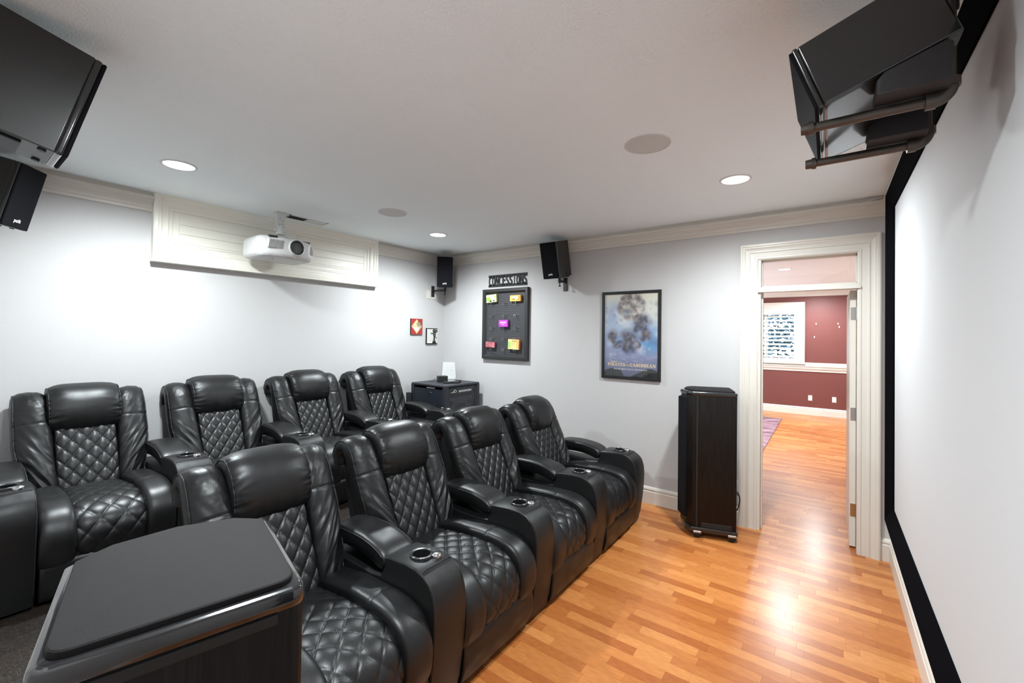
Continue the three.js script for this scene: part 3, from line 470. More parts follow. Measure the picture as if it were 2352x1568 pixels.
// ------------------------------------------------------------------ centre speaker on a pipe stand in front of the screen
{
  const PX = [1.462, 1.762], PY = 2.243, PZ = 0.236, PE = -0.052;
  const o = thing('pipe_stand', 'dark iron pipe stand hanging from the ceiling under the tilted speaker', 'speaker stand', [1.61, YC, PZ]);
  const L = (x, y, z) => V(x - 1.61, y - YC, z - PZ), R = 0.0125;
  for (const x of PX) {
    obj('drop_pipe', cyl(L(x, PY + 0.03, PZ), L(x, YC - 0.004, PZ), R, R, 18), M.pipe, o);
    obj('shelf_pipe', cyl(L(x, PY, PZ - 0.03), L(x, PY, PE + 0.01), R, R, 18), M.pipe, o);
    const el = []; for (let k = 0; k <= 8; k++) { const a = k / 8 * Math.PI / 2; el.push(L(x, PY + 0.03 - Math.sin(a) * 0.03, PZ - 0.03 + Math.cos(a) * 0.03)); }
    obj('elbow', [tube(el, 0.0175, 16, 14), cyl(L(x, PY + 0.024, PZ), L(x, PY + 0.044, PZ), 0.0205, 0.0205, 18), cyl(L(x, PY, PZ - 0.024), L(x, PY, PZ - 0.044), 0.0205, 0.0205, 18)], M.pipe, o);
    obj('end_cap', [cyl(L(x, PY, PE + 0.018), L(x, PY, PE + 0.006), 0.0185, 0.0185, 18), cyl(L(x, PY, PE + 0.006), L(x, PY, PE - 0.012), 0.0165, 0.0150, 6)], M.pipe, o);
    obj('flange', [lathe([[0.012, -0.030], [0.021, -0.028], [0.022, -0.010], [0.044, -0.008], [0.045, 0], [0, 0]], 28).translate(x - 1.61, 0, 0)], M.pipe, o);
  }
  PX.forEach((x, i) => {
    const g = sideExt([[0.095, 2.257], [0.232, 2.257], [0.232, 2.344], [0.220, 2.352], [0.110, 2.314], [0.095, 2.295]].map(([z, y]) => [z, y]), x - 0.075, x + 0.045, 0.006, 2);
    tag(obj('foam_wedge', g, M.matte), ['black foam wedge under the tilted speaker, on the nearer pipe', 'black foam wedge under the tilted speaker, on the farther pipe'][i], 'wedge', 'foam wedges on the pipe stand');
  });
  // cabinet lying on its side, tipped down towards the seats
  const s = thing('center_speaker', 'glossy black speaker lying on the pipe stand in front of the screen', 'speaker', [1.615, 2.262, -0.030]);
  const m = new THREE.Matrix4().makeRotationX(-19.5 * D2R), P = g => g.applyMatrix4(m), HL = 0.223;
  obj('cabinet', P(muv(bx(-HL, HL, 0, 0.186, 0.018, 0.300, 0.012, 3))), M.vinylGrain, s);
  obj('baffle', P(bx(-HL - 0.002, HL + 0.002, -0.002, 0.188, 0.008, 0.022, 0.006, 4)), M.gloss, s);
  obj('grille', P(bx(-HL + 0.002, HL - 0.002, 0.002, 0.184, 0.0, 0.010, 0.004, 3)), M.grille, s);
  for (const k of [-1, 1]) obj('end_panel', P(bx(k * (HL - 0.004), k * (HL + 0.006), 0.002, 0.184, 0.022, 0.296, 0.005, 3)), M.gloss, s);
  obj('terminal', P(bx(-0.05, 0.05, 0.05, 0.13, 0.299, 0.306, 0.004)), M.metalBlack, s);
  tag(obj('speaker_cable', tube([V(1.565, 2.47, 0.225), V(1.50, 2.49, 0.255), V(1.475, 2.46, 0.252), V(1.468, 2.55, 0.252), V(1.466, 2.73, 0.252)], 0.0028, 40, 6), M.metalBlack), 'thin black speaker cable running up the pipe stand', 'cable');
}

// ------------------------------------------------------------------ projection screen
{
  const x1 = 3.757, xi = 3.634, x0 = 0.42, xj = 0.543, y0 = 0.467, y1 = 2.612, zf = 0.303, zi = 0.335, zb = 0.384;
  const o = thing('projection_screen', 'wide white projection screen in a black velvet frame', 'screen', [(x0 + x1) / 2, y0, zb]);
  const cx = (x0 + x1) / 2, w = x1 - xi;
  obj('frame', frame([[0, 0], [0, zb - zf - 0.004], [0.004, zb - zf], [0.012, zb - zf], [w * 0.86, zb - zi - 0.0], [w * 0.86, 0.0]], x0 - cx, x1 - cx, 0, y1 - y0, true, (a, b, d) => [a, b, -d]), M.velvet, o);
  obj('fabric', bx(x0 + 0.05 - cx, x1 - 0.05 - cx, 0.05, y1 - y0 - 0.05, zi + 0.008 - zb, zi + 0.018 - zb), M.screen, o);
  obj('backing', bx(x0 + 0.02 - cx, x1 - 0.02 - cx, 0.02, y1 - y0 - 0.02, zi + 0.02 - zb, 0), M.metalBlack, o);
}

// ------------------------------------------------------------------ projector
{
  const px = 1.885, pz = -4.02, pyb = 2.318, H = 0.165, W = 0.25, D0 = -0.19, D1 = 0.19;
  const o = thing('projector', 'white home cinema projector with a round black lens cover', 'projector', [px, pyb, pz]);
  const sh = new THREE.Shape(); sh.moveTo(-W + 0.07, D0); sh.lineTo(W - 0.07, D0); sh.quadraticCurveTo(W, D0, W, D0 + 0.08); sh.lineTo(W, D1 - 0.10); sh.quadraticCurveTo(W, D1 - 0.03, W - 0.09, D1 - 0.012); sh.quadraticCurveTo(0, D1 + 0.022, -W + 0.09, D1 - 0.012); sh.quadraticCurveTo(-W, D1 - 0.03, -W, D1 - 0.10); sh.lineTo(-W, D0 + 0.08); sh.quadraticCurveTo(-W, D0, -W + 0.07, D0);
  const body = extr(sh, H + 0.02, 0.046, 7, 14); body.rotateX(Math.PI / 2); body.translate(0, H, 0); obj('body', toCreasedNormals(body, 0.7), M.white, o);
  const lx = 0.055, ly = 0.085, lz = D1 + 0.004;
  const lens = obj('lens_ring', lathe([[0.058, -0.03], [0.072, -0.01], [0.074, 0.010], [0.068, 0.020], [0.064, 0.018], [0.063, 0.006], [0.063, -0.03]], 48).rotateX(Math.PI / 2).translate(lx, ly, lz), M.white, o);
  obj('lens_barrel', lathe([[0.063, -0.03], [0.0635, 0.012], [0.056, 0.012], [0.053, 0.002], [0.053, -0.03]], 48).rotateX(Math.PI / 2).translate(lx, ly, lz), M.gloss, lens);
  obj('lens_shutter', [bx(lx - 0.052, lx - 0.001, ly - 0.042, ly + 0.042, lz - 0.004, lz + 0.002, 0.002), bx(lx + 0.001, lx + 0.046, ly - 0.042, ly + 0.042, lz - 0.004, lz + 0.002, 0.002), cyl(V(lx, ly, lz - 0.012), V(lx, ly, lz), 0.053, 0.053, 40)], M.darkGrey, lens);
  const vl = obj('intake_grille', bx(-0.185, -0.06, 0.055, 0.135, D1 - 0.028, D1 - 0.004, 0.006), M.whiteDull, o); vl.geometry.translate(0, 0, 0.006);
  for (let k = 0; k < 9; k++) { const g = new THREE.BoxGeometry(0.0045, 0.072, 0.008); g.rotateZ(-0.18); g.translate(-0.176 + k * 0.0135, 0.095, D1 + 0.004); obj('slat', g, M.grey, vl); }
  const vr = obj('exhaust_grille', bx(0.150, 0.225, 0.045, 0.125, D1 - 0.05, D1 - 0.022, 0.006), M.whiteDull, o);
  for (let k = 0; k < 5; k++) { const g = new THREE.BoxGeometry(0.003, 0.07, 0.006); g.rotateZ(0.2); g.translate(0.158 + k * 0.014, 0.085, D1 - 0.020 - k * 0.0008); obj('slat', g, M.grey, vr); }
  obj('control_window', [bx(-0.17, -0.10, H - 0.018, H + 0.002, D1 - 0.05, D1 - 0.012, 0.004), bx(0.13, 0.20, H - 0.02, H - 0.002, D1 - 0.055, D1 - 0.03, 0.003)], M.gloss, o);
  for (const [x, z] of [[-0.16, -0.02], [0.03, 0.02], [0.20, 0.0]]) obj('mount_foot', cyl(V(x, H - 0.004, z), V(x, H + 0.006, z), 0.013, 0.013, 14), M.black, o);
  obj('adjust_foot', cyl(V(-0.12, -0.035, 0.11), V(-0.12, 0.004, 0.11), 0.012, 0.016, 14), M.nickel, o);
  obj('rocker', bx(-W - 0.002, -W + 0.004, 0.06, 0.12, 0.05, 0.075, 0.002), M.whiteDull, o);
  const mt = thing('projector_mount', 'white perforated ceiling mount holding the projector', 'ceiling mount', [px, YC, pz]);
  const top = -(YC - pyb - H) ;
  obj('ceiling_plate', bx(-0.045, 0.045, -0.006, 0, -0.05, 0.05, 0.002), M.white, mt);
  obj('column', [bx(-0.034, 0.034, -0.13, -0.004, 0.012, 0.016, 0.001), bx(-0.036, -0.032, -0.13, -0.004, -0.03, 0.016, 0.001), bx(0.032, 0.036, -0.13, -0.004, -0.03, 0.016, 0.001)], M.white, mt);
  for (const [x, y] of [[-0.010, -0.055], [0.014, -0.075], [0.016, -0.105], [-0.012, -0.115]]) obj('screw', cyl(V(x, y, 0.014), V(x, y, 0.020), 0.006, 0.006, 12), M.grey, mt);
  obj('swivel', [cyl(V(0, -0.185, 0), V(0, -0.125, 0), 0.028, 0.020, 20), cyl(V(-0.045, -0.165, 0), V(0.045, -0.165, 0), 0.010, 0.010, 12)], M.whiteDull, mt);
  const arms = []; for (const [x, z] of [[-0.16, -0.02], [0.14, 0.06], [0.20, 0.0]]) { arms.push(cyl(V(0, -0.192, 0), V(x, top + 0.008, z), 0.007, 0.007, 8)); }
  obj('spider_arm', [...arms, cyl(V(0, -0.20, 0), V(0, -0.18, 0), 0.035, 0.035, 20)], M.white, mt);
}

// ------------------------------------------------------------------ equipment rack and what stands on it
{
  const x0 = 3.59, x1 = 4.20, z0 = -4.19, z1 = -3.592, yt = 1.05, o = thing('equipment_rack', 'black equipment rack cabinet with a glass door in the corner', 'rack', [(x0 + x1) / 2, RISER, (z0 + z1) / 2]);
  const w = (x1 - x0) / 2, d = (z1 - z0) / 2, h = yt - RISER;
  obj('top', [bx(-w, w, h - 0.03, h, -d, d, 0.012, 3)], M.rack, o);
  obj('base', bx(-w, w, 0, 0.04, -d, d, 0.006), M.rack, o);
  for (const [x, z] of [[-1, -1], [1, -1], [-1, 1], [1, 1]]) obj('post', bx(x * w, x * (w - 0.055), 0.03, h - 0.02, z * d, z * (d - 0.05), 0.004), M.rack, o);
  const sp = obj('side_panel', bx(-w + 0.004, -w + 0.014, 0.05, h - 0.055, -d + 0.06, d - 0.05), std([0.016, 0.019, 0.028], 0.4), o);
  obj('lock', cyl(V(-w + 0.006, h - 0.105, 0.045), V(-w - 0.004, h - 0.105, 0.045), 0.012, 0.010, 16), M.chrome, sp);
  obj('latch', bx(-w - 0.002, -w + 0.005, h - 0.24, h - 0.20, -d + 0.09, -d + 0.12, 0.003), M.black, sp); obj('latch', bx(-w - 0.002, -w + 0.005, h - 0.26, h - 0.23, d - 0.20, d - 0.14, 0.003), M.black, sp);
  for (let k = 0; k < 6; k++) obj('vent_slot', bx(-w - 0.001, -w + 0.01, h - 0.047, h - 0.040, -0.02 + k * 0.024, -0.004 + k * 0.024), M.grey, o);
  obj('side_panel', bx(w - 0.014, w - 0.004, 0.05, h - 0.03, -d + 0.05, d - 0.05), M.rack, o);
  obj('back_panel', [bx(-w + 0.05, w - 0.05, 0.05, h - 0.03, -d + 0.002, -d + 0.012), bx(-w - 0.03, -w + 0.02, 0.02, h - 0.13, -d - 0.06, -d + 0.004, 0.004), bx(w - 0.02, w + 0.03, 0.02, h - 0.13, -d - 0.06, -d + 0.004, 0.004)], M.rack, o);
  const door = obj('door', [bx(-w + 0.055, -w + 0.075, 0.045, h - 0.035, d - 0.016, d - 0.002, 0.003), bx(w - 0.085, w - 0.06, 0.045, h - 0.035, d - 0.016, d - 0.002, 0.003), bx(-w + 0.055, w - 0.06, 0.045, 0.07, d - 0.016, d - 0.002, 0.003), bx(-w + 0.055, w - 0.06, h - 0.05, h - 0.035, d - 0.016, d - 0.002, 0.003)], M.rack, o);
  obj('door_pane', bx(-w + 0.07, w - 0.08, 0.06, h - 0.045, d - 0.011, d - 0.007), M.tinted, door);
  obj('lettering', [text('NAVEPOINT', 0.026, 0.001, 1.15).translate(0.045, h - 0.085, d - 0.006), bx(-0.205, -0.12, h - 0.094, h - 0.089, d - 0.006, d - 0.0055), new THREE.TorusGeometry(0.026, 0.003, 6, 20, 3.14).translate(-0.135, h - 0.092, d - 0.0057)], M.logo, door);
  const av = thing('av_receiver', 'grey silver receiver behind the glass of the equipment rack', 'receiver', [(x0 + x1) / 2, RISER + h - 0.36, z1 - 0.06]);
  obj('chassis', bx(-0.22, 0.22, 0, 0.20, -0.34, 0, 0.004), M.darkGrey, av); obj('fascia', bx(-0.22, 0.22, 0, 0.20, 0, 0.012, 0.004), M.grey, av);
  for (const x of [-0.17, 0.17]) obj('dial', cyl(V(x, 0.13, 0.010), V(x, 0.13, 0.030), 0.032, 0.030, 28), M.darkGrey, av);
  obj('display', bx(-0.10, 0.10, 0.07, 0.12, 0.011, 0.014, 0.002), M.black, av);
  const pw = thing('power_conditioner', 'dark grey rack unit below the receiver in the equipment rack', 'rack unit', [(x0 + x1) / 2, RISER + 0.10, z1 - 0.06]);
  obj('chassis', bx(-0.22, 0.22, 0, 0.35, -0.34, 0, 0.004), M.darkGrey, pw); obj('fascia', bx(-0.22, 0.22, 0.30, 0.345, 0, 0.010, 0.003), M.grey, pw);
  // on top
  const r = thing('router', 'white upright router with a grey rim on the equipment rack', 'router', [4.02, yt, -3.965]); r.rotation.y = -40 * D2R;
  const panel = (hw0, hw1, hh, depth, rad) => { const s = new THREE.Shape(); s.moveTo(-hw0 + rad, 0.03); s.lineTo(hw0 - rad, 0.03); s.quadraticCurveTo(hw0, 0.03, hw0, 0.03 + rad); s.lineTo(hw1, hh - rad); s.quadraticCurveTo(hw1, hh, hw1 - rad, hh); s.lineTo(-hw1 + rad, hh); s.quadraticCurveTo(-hw1, hh, -hw1, hh - rad); s.lineTo(-hw0, 0.03 + rad); s.quadraticCurveTo(-hw0, 0.03, -hw0 + rad, 0.03); return extr(s, depth, 0.002, 2, 8); };
  obj('rim', panel(0.098, 0.083, 0.245, 0.030, 0.016).translate(0, 0, -0.018), M.grey, r);
  obj('front_panel', panel(0.092, 0.077, 0.238, 0.006, 0.014).translate(0, 0, 0.010), M.white, r);
  obj('base', bx(-0.085, 0.085, 0, 0.034, -0.035, 0.035, 0.008), M.grey, r);
  obj('emblem', new THREE.CircleGeometry(0.006, 16).translate(0.028, 0.135, 0.0164), M.grey, r);
  const bxo = thing('power_adapter', 'small black box beside the router on the equipment rack', 'adapter', [3.88, yt, -3.94]); bxo.rotation.y = -30 * D2R;
  obj('case', bx(-0.06, 0.06, 0, 0.075, -0.05, 0.05, 0.005), M.metalBlack, bxo); obj('socket', bx(0.01, 0.045, 0.012, 0.045, 0.049, 0.0515, 0.002), M.black, bxo);
  obj('cord', tube([V(-0.055, 0.03, -0.02), V(-0.085, 0.04, -0.03), V(-0.11, 0.012, -0.04), V(-0.14, 0.003, -0.06)], 0.003, 24, 6), M.metalBlack, bxo);
  const ph = thing('media_player', 'flat black media player lying in front of the router', 'media player', [3.86, yt, -3.76]); ph.rotation.y = -35 * D2R;
  obj('case', bx(-0.10, 0.10, 0, 0.022, -0.055, 0.055, 0.010, 4), M.metalBlack, ph); obj('lid', bx(-0.092, 0.03, 0.020, 0.026, -0.048, 0.048, 0.003), M.gloss, ph); obj('plug', bx(0.085, 0.13, 0.004, 0.030, -0.05, -0.02, 0.004), M.black, ph);
}

// ------------------------------------------------------------------ things on the doorway wall (local x runs towards the screen, z out of the wall)
function onRight(name, label, category, y, z, group) { const o = thing(name, label, category, [XR, y, z], group); o.rotation.y = -Math.PI / 2; return o; }
function canvasTex(w, h, draw) { const c = document.createElement('canvas'); c.width = w; c.height = h; draw(c.getContext('2d'), w, h); const t = new THREE.CanvasTexture(c); t.colorSpace = THREE.SRGBColorSpace; return t; }
function faceMat(tex, rough = 0.5) { return std([1, 1, 1], rough, { map: tex }); }
function face(w, h, z) { return new THREE.PlaneGeometry(w, h).translate(0, 0, z); }
{ // sign
  const o = onRight('concessions_sign', 'black cut-out CONCESSIONS sign framed as a film strip', 'sign', 2.335, -3.228);
  const bar = (y) => { const s = shapeOf([[-0.3, y - 0.014], [0.3, y - 0.014], [0.3, y + 0.014], [-0.3, y + 0.014]]); for (let k = 0; k < 14; k++) { const x = -0.28 + k * 0.043; const p = new THREE.Path(); p.moveTo(x - 0.007, y - 0.004); p.lineTo(x + 0.007, y - 0.004); p.lineTo(x + 0.007, y + 0.005); p.lineTo(x - 0.007, y + 0.005); p.closePath(); s.holes.push(p); } return extr(s, 0.006).translate(0, 0, 0.004); };
  obj('film_strip', bar(0.064), M.black, o); obj('film_strip', bar(-0.058), M.black, o);
  const str = 'CONCESSIONS', adv = 0.0545;
  [...str].forEach((ch, i) => { const g = text(ch, 0.108, 0.006); g.computeBoundingBox(); const b = g.boundingBox, ww = ch === 'I' ? 0.014 : 0.046; g.scale(ww / (b.max.x - b.min.x), 0.118 / (b.max.y - b.min.y), 1); g.translate(-0.2725 + i * adv, 0.003, 0.004); obj('letter', g, M.black, o); });
}
{ // pegboard with hooks and sweets
  const W = 0.71, H = 0.886, yc = 1.79, zc = -3.245;
  const o = onRight('pegboard', 'black framed pegboard rack for sweets on the doorway wall', 'pegboard', yc, zc);
  obj('frame', frame([[0, 0], [0, 0.040], [0.006, 0.046], [0.036, 0.046], [0.050, 0.030], [0.058, 0.018]], -W / 2, W / 2, -H / 2, H / 2, true, (a, b, d) => [a, b, d]), std([0.020, 0.020, 0.020], 0.45), o);
  const holes = canvasTex(768, 1024, (c, w, h) => { c.fillStyle = '#3c3c40'; c.fillRect(0, 0, w, h); c.fillStyle = '#0a0a0a'; for (let i = 0; i < 24; i++) for (let j = 0; j < 32; j++) { c.beginPath(); c.arc((i + 0.5) * w / 24, (j + 0.5) * h / 32, 7.5, 0, 7); c.fill(); } });
  obj('board', [bx(-W / 2 + 0.05, W / 2 - 0.05, -H / 2 + 0.05, H / 2 - 0.05, 0.004, 0.0175)], M.metalBlack, o);
  obj('board_face', face(W - 0.112, H - 0.112, 0.018), faceMat(holes, 0.55), o); 
  const cols = [-0.195, 0.0, 0.178], rows = [0.262, 0.108, -0.045, -0.178, -0.312];
  const hookG = (() => { const gs = []; for (const s of [-1, 1]) gs.push(tube([V(s * 0.014, 0, 0.0195), V(s * 0.014, 0, 0.055), V(s * 0.014, -0.004, 0.062), V(s * 0.014, -0.026, 0.063)], 0.0022, 18, 6)); gs.push(tube([V(-0.014, 0, 0.060), V(0, 0.002, 0.061), V(0.014, 0, 0.060)], 0.0022, 6, 6), tube([V(-0.06, 0.012, 0.021), V(-0.014, 0.002, 0.03), V(0.014, 0.002, 0.03), V(0.06, 0.012, 0.021)], 0.0016, 16, 5)); return join(gs); })();
  rows.forEach((y, j) => cols.forEach((x, i) => {
    const h = new THREE.Mesh(hookG, M.chrome); h.name = numbered('peg_hook'); h.position.set(XR, yc + y, zc + x); h.rotation.y = -Math.PI / 2; h.castShadow = h.receiveShadow = true; scene.add(h);
    tag(h, `clear wire peg hook, ${['top', 'second', 'third', 'fourth', 'bottom'][j]} row, ${['left', 'middle', 'right'][i]} column of the pegboard`, 'hook', 'peg hooks on the pegboard');
  }));
  const sweet = (x, y, w, h, rot, base, draw, label) => { const b = onRight('candy_box', label, 'candy box', yc + y, zc + x, 'candy boxes on the pegboard'); b.rotation.z = 0;
    const g = bx(-w / 2, w / 2, -h / 2, h / 2, 0.022, 0.058, 0.002); obj('carton', g.rotateZ(rot), base, b); obj('print', face(w - 0.004, h - 0.004, 0.0585).rotateZ(rot), faceMat(canvasTex(256, 160, draw)), b); };
  const blob = (c, col, x, y, rx, ry, a = 0) => { c.fillStyle = col; c.beginPath(); c.ellipse(x, y, rx, ry, a, 0, 7); c.fill(); };
  sweet(-0.195, 0.322, 0.165, 0.098, 0.06, std(0xb9c46a, 0.5), (c) => { c.fillStyle = '#dfe6b4'; c.fillRect(0, 0, 256, 160); blob(c, '#8fc24f', 60, 90, 70, 50); blob(c, '#f3f0c8', 150, 60, 60, 30); blob(c, '#2b3a2a', 110, 135, 34, 16); blob(c, '#3a3030', 190, 130, 22, 18); blob(c, '#a7cf72', 215, 50, 26, 30); }, 'pale green candy box on the pegboard');
  sweet(0.178, 0.312, 0.160, 0.074, 0.0, std(0xe9a54a, 0.5), (c) => { c.fillStyle = '#f6b85a'; c.fillRect(0, 0, 256, 160); blob(c, '#ffe6a8', 120, 60, 90, 40); blob(c, '#8c3c20', 90, 100, 40, 14); blob(c, '#7a2e1a', 215, 115, 18, 14); blob(c, '#f08a3a', 235, 50, 24, 40); }, 'orange candy box on the pegboard');
  sweet(0.0, 0.006, 0.140, 0.085, 0.0, std(0x9a2fa8, 0.45), (c) => { c.fillStyle = '#b040bd'; c.fillRect(0, 0, 256, 160); c.fillStyle = '#f3dcf6'; for (let i = 0; i < 7; i++) c.fillRect(40 + i * 25, 42, 18, 28); blob(c, '#d79ae0', 120, 105, 50, 12); blob(c, '#6b1a78', 40, 130, 24, 12); }, 'purple candy box on the pegboard');
  sweet(-0.205, -0.262, 0.150, 0.070, -0.03, std(0x8a4a4e, 0.5), (c) => { c.fillStyle = '#a55a62'; c.fillRect(0, 0, 256, 160); for (let i = 0; i < 26; i++) blob(c, ['#e8d8d4', '#5a2a30', '#d98a90'][i % 3], (i * 61) % 250, (i * 37) % 150, 16, 9, i); blob(c, '#e07080', 225, 60, 28, 50); }, 'mottled pink candy box on the pegboard');
  sweet(0.160, -0.250, 0.165, 0.122, -0.04, std(0xe58a5a, 0.5), (c) => { c.fillStyle = '#efe08a'; c.fillRect(0, 0, 256, 160); blob(c, '#9cc26a', 30, 90, 40, 60); blob(c, '#f2b06a', 230, 80, 36, 80); c.fillStyle = '#3c3a22'; for (let i = 0; i < 5; i++) c.fillRect(90 + i * 24, 18, 14, 20); c.fillStyle = '#a87a2a'; for (let i = 0; i < 4; i++) c.fillRect(80 + i * 24, 54, 16, 14); for (let i = 0; i < 3; i++) c.fillRect(95 + i * 24, 82, 14, 12); }, 'large yellow candy box on the pegboard');
}
{ // framed film poster: a plain misty blue stand-in picture with its lettering
  const W = 0.622, H = 0.908, o = onRight('framed_poster', 'blue misty movie poster in a black frame beside the tower speaker', 'poster', 1.667, -1.634);
  obj('frame', frame([[0, 0], [0, 0.022], [0.003, 0.026], [0.024, 0.026], [0.028, 0.020], [0.029, 0.010]], -W / 2, W / 2, -H / 2, H / 2, true, (a, b, d) => [a, b, d]), M.metalBlack, o);
  const art = canvasTex(800, 1200, (c, w, h) => {
    const g = c.createLinearGradient(0, 0, 0, h); g.addColorStop(0, '#d9d6c4'); g.addColorStop(0.28, '#c9ccc9'); g.addColorStop(0.5, '#8fa3c0'); g.addColorStop(0.75, '#7d83a4'); g.addColorStop(1, '#4e516c'); c.fillStyle = g; c.fillRect(0, 0, w, h);
    let s = 11; const r = () => (s = (s * 16807) % 2147483647) / 2147483647;
    const soft = (x, y, rx, col, a) => { const q = c.createRadialGradient(x, y, 0, x, y, rx); q.addColorStop(0, col + a + ')'); q.addColorStop(1, col + '0)'); c.fillStyle = q; c.fillRect(x - rx, y - rx, rx * 2, rx * 2); };
    soft(150, 300, 300, 'rgba(120,140,185,', 0.7); soft(640, 640, 300, 'rgba(70,120,175,', 0.7); soft(420, 210, 230, 'rgba(120,100,95,', 0.75); soft(330, 330, 170, 'rgba(235,232,220,', 0.8); soft(560, 420, 180, 'rgba(55,60,100,', 0.85); soft(380, 640, 170, 'rgba(50,40,50,', 0.8); soft(380, 760, 150, 'rgba(35,42,85,', 0.85); soft(130, 600, 120, 'rgba(80,75,85,', 0.7); soft(620, 600, 110, 'rgba(60,40,40,', 0.8); soft(690, 740, 150, 'rgba(60,150,210,', 0.8); soft(560, 800, 90, 'rgba(220,220,230,', 0.8); soft(210, 700, 120, 'rgba(90,140,190,', 0.7);
    for (let k = 0; k < 300; k++) { const a = r() * 6.28, q = Math.sqrt(r()); soft(410 + Math.cos(a) * q * 190, 190 + Math.sin(a) * q * 190, 14 + r() * 46, ['rgba(105,90,86,', 'rgba(78,72,78,', 'rgba(222,217,205,'][k % 3], 0.42); }
    for (const [x, y, ww, hh, n] of [[300, 560, 160, 270, 90], [60, 570, 120, 140, 40], [150, 690, 110, 90, 30], [470, 320, 170, 230, 80], [560, 540, 130, 130, 40], [480, 690, 70, 90, 20]]) for (let k = 0; k < n; k++) soft(x + r() * ww, y + r() * hh, 14 + r() * 34, ['rgba(32,30,48,', 'rgba(58,58,92,', 'rgba(150,128,118,', 'rgba(30,26,32,'][k % 4], 0.5);
    c.strokeStyle = 'rgba(230,236,246,0.28)'; c.lineWidth = 5; for (let i = 0; i < 18; i++) { const x = r() * w, y = 300 + r() * 500; c.beginPath(); c.moveTo(x, y); c.lineTo(x + 8, y + 120 * r()); c.stroke(); }
    for (let i = 0; i < 90; i++) soft(r() * w, 120 + r() * 780, 20 + r() * 60, ['rgba(240,240,235,', 'rgba(60,60,90,', 'rgba(120,150,190,', 'rgba(150,120,110,'][i % 4], 0.28);
    c.strokeStyle = 'rgba(235,240,250,0.35)'; c.lineWidth = 4; for (let i = 0; i < 26; i++) { const x = r() * w, y = 860 + r() * 130; c.beginPath(); c.moveTo(x, y); c.quadraticCurveTo(x + 60, y - 50 * r(), x + 130 * r(), y + 20); c.stroke(); }
    c.fillStyle = '#16171d'; c.beginPath(); c.moveTo(0, 1130); c.quadraticCurveTo(120, 1060, 260, 1110); c.lineTo(310, 1200); c.lineTo(0, 1200); c.fill(); c.beginPath(); c.moveTo(400, 1200); c.quadraticCurveTo(560, 1120, 620, 1080); c.quadraticCurveTo(740, 1060, 800, 1110); c.lineTo(800, 1200); c.fill();
    c.textAlign = 'center'; c.fillStyle = '#e3c690'; c.font = 'bold 26px serif'; c.fillText('DISNEY', 150, 1000);
    c.font = 'bold 62px serif'; c.fillText('PIRATES', 190, 1052); c.font = 'bold 22px serif'; c.fillText('OF THE', 350, 1045); c.font = 'bold 62px serif'; c.fillText('CARIBBEAN', 585, 1052);
    c.fillStyle = '#e9e4dc'; c.font = 'bold 27px serif'; c.fillText('D E A D  M E N  T E L L  N O  T A L E S', 400, 1104);
  });
  obj('backing', bx(-W / 2 + 0.02, W / 2 - 0.02, -H / 2 + 0.02, H / 2 - 0.02, 0.001, 0.008), M.metalBlack, o);
  obj('print', face(W - 0.056, H - 0.056, 0.010), faceMat(art, 0.6), o);
  obj('glazing', bx(-W / 2 + 0.027, W / 2 - 0.027, -H / 2 + 0.027, H / 2 - 0.027, 0.013, 0.0155), M.glass, o);
}
{ // outlet and plug behind the tower speaker
  const o = onRight('wall_outlet', 'white outlet with a black cord behind the tower speaker by the doorway', 'outlet', 0.33, -0.66);
  obj('plate', bx(-0.036, 0.036, -0.058, 0.058, 0, 0.007, 0.003), M.white, o); for (const y of [-0.026, 0.026]) obj('socket', bx(-0.014, 0.014, y - 0.015, y + 0.015, 0.006, 0.009, 0.002), M.whiteDull, o);
  const plug = obj('plug', bx(-0.012, 0.012, -0.038, -0.014, 0.008, 0.04, 0.004), M.metalBlack, o);
  obj('cord', tube([V(0, -0.026, 0.04), V(0.030, -0.032, 0.06), V(0.045, -0.08, 0.065), V(0.035, -0.15, 0.065), V(0.012, -0.20, 0.065), V(-0.01, -0.24, 0.06)], 0.0045, 40, 8), M.metalBlack, plug);
}
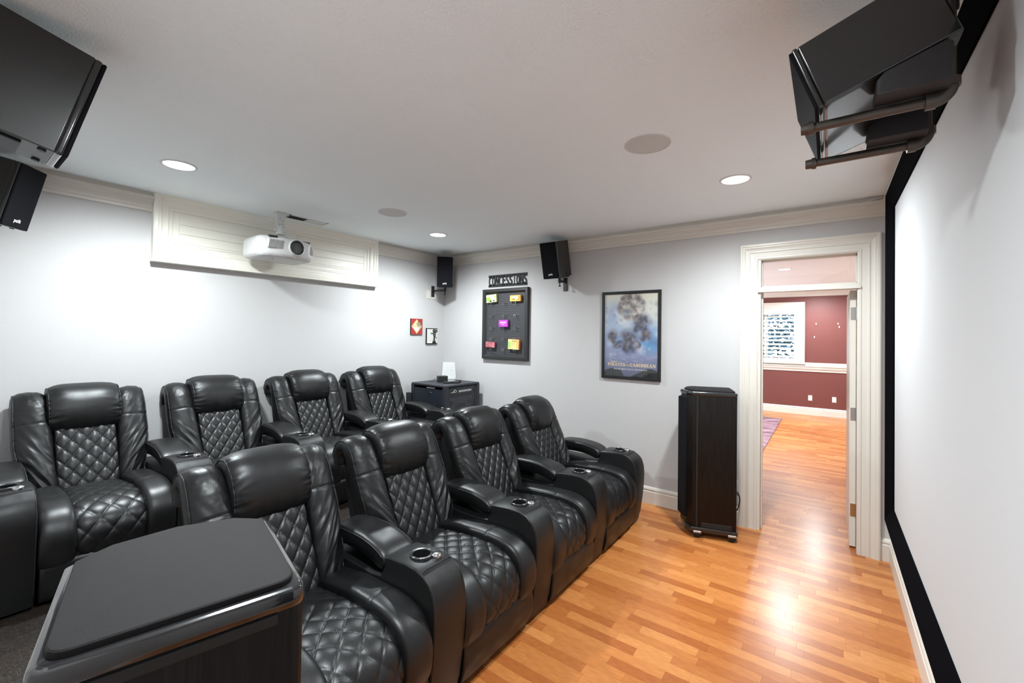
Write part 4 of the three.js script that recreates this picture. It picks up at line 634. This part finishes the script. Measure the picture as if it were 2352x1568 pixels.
// ------------------------------------------------------------------ small things on the rear wall
{
  const pic = (name, label, x, y, w, h, col, draw) => { const o = thing(name, label, 'picture', [x, y, ZB]); obj('panel', bx(-w / 2, w / 2, -h / 2, h / 2, 0, 0.018, 0.002), col, o); obj('print', face(w - 0.002, h - 0.002, 0.0185), faceMat(canvasTex(320, 400, draw), 0.5), o); };
  pic('popcorn_picture', 'small red picture of a popcorn bag and film reel on the rear wall', 3.777, 1.747, 0.196, 0.206, M.metalBlack, (c) => {
    c.fillStyle = '#a83430'; c.fillRect(0, 0, 320, 400); c.fillStyle = '#7d1f22'; for (let i = 0; i < 7; i++) c.fillRect(i * 50, 0, 10, 400);
    c.fillStyle = '#f0c08a'; c.beginPath(); c.moveTo(160, 10); c.lineTo(310, 200); c.lineTo(160, 390); c.lineTo(10, 200); c.fill(); c.strokeStyle = '#4a2016'; c.lineWidth = 8; c.stroke();
    c.fillStyle = '#f4ecca'; c.beginPath(); c.moveTo(40, 180); c.quadraticCurveTo(150, 220, 280, 190); c.quadraticCurveTo(230, 300, 150, 335); c.quadraticCurveTo(80, 290, 40, 180); c.fill(); c.lineWidth = 7; c.strokeStyle = '#3a2a1c'; c.stroke();
    c.beginPath(); c.arc(215, 130, 56, 0, 7); c.fillStyle = '#3a3028'; c.fill(); c.fillStyle = '#f4ead6'; for (let i = 0; i < 5; i++) { c.beginPath(); c.arc(215 + 31 * Math.cos(i * 1.256), 130 + 31 * Math.sin(i * 1.256), 13, 0, 7); c.fill(); } c.strokeStyle = '#5a4630'; c.lineWidth = 6; for (let i = 0; i < 3; i++) { c.beginPath(); c.moveTo(180, 215 + i * 22); c.quadraticCurveTo(230, 205 + i * 22, 285, 215 + i * 14); c.stroke(); }
  });
  pic('camera_picture', 'small black and white picture of an old film camera on the rear wall', 4.046, 1.624, 0.200, 0.214, M.metalBlack, (c) => {
    c.fillStyle = '#cfcdc9'; c.fillRect(0, 0, 320, 400); c.fillStyle = '#0c0c0c'; c.fillRect(0, 0, 320, 22); c.fillRect(0, 378, 320, 22); c.fillRect(0, 0, 14, 400);
    c.fillStyle = '#fafafa'; for (let i = 0; i < 9; i++) { c.fillRect(20 + i * 20, 26, 12, 22); c.fillRect(20 + i * 20, 352, 12, 22); }
    c.fillStyle = '#0b0b0b'; c.beginPath(); c.arc(215, 62, 40, 0, 7); c.arc(280, 68, 40, 0, 7); c.fill(); c.fillRect(190, 90, 80, 100); c.fillRect(120, 120, 80, 26); c.fillRect(205, 180, 40, 110); c.beginPath(); c.moveTo(165, 378); c.lineTo(205, 280); c.lineTo(245, 280); c.lineTo(285, 378); c.fill(); c.lineWidth = 22; c.strokeStyle = '#0b0b0b'; c.beginPath(); c.moveTo(240, 190); c.lineTo(295, 262); c.stroke();
    c.fillStyle = '#d6d4d0'; for (const [x, y] of [[215, 62], [280, 68], [228, 128], [228, 172], [225, 315]]) { c.beginPath(); c.arc(x, y, 10, 0, 7); c.fill(); }
  });
  [['pale light switch plate under the corner speaker, the left of the pair', 3.985], ['pale light switch plate under the corner speaker, the right of the pair', 4.073]].forEach(([l, x], i) => {
    const o = thing('switch_plate', l, 'switch', [x, 2.185, ZB], 'switch plates in the rear corner'); obj('plate', bx(-0.036, 0.036, -0.058, 0.058, 0, 0.007, 0.003), M.trim, o); obj('toggle', i ? cyl(V(0, 0, 0.006), V(0, 0, 0.012), 0.006) : bx(-0.016, 0.016, -0.033, 0.033, 0.006, 0.009, 0.002), i ? M.brass : M.trim, o);
  });
}
tag(obj('white_cable', tube([V(XR - 0.064, 2.700, 0.18), V(XR - 0.064, 2.706, 0.24), V(XR - 0.064, 2.722, 0.31), V(XR - 0.064, 2.73, 0.38)], 0.004, 24, 6), M.white), 'thin white cable on the crown moulding above the doorway', 'cable');

renderer.render(scene, camera);
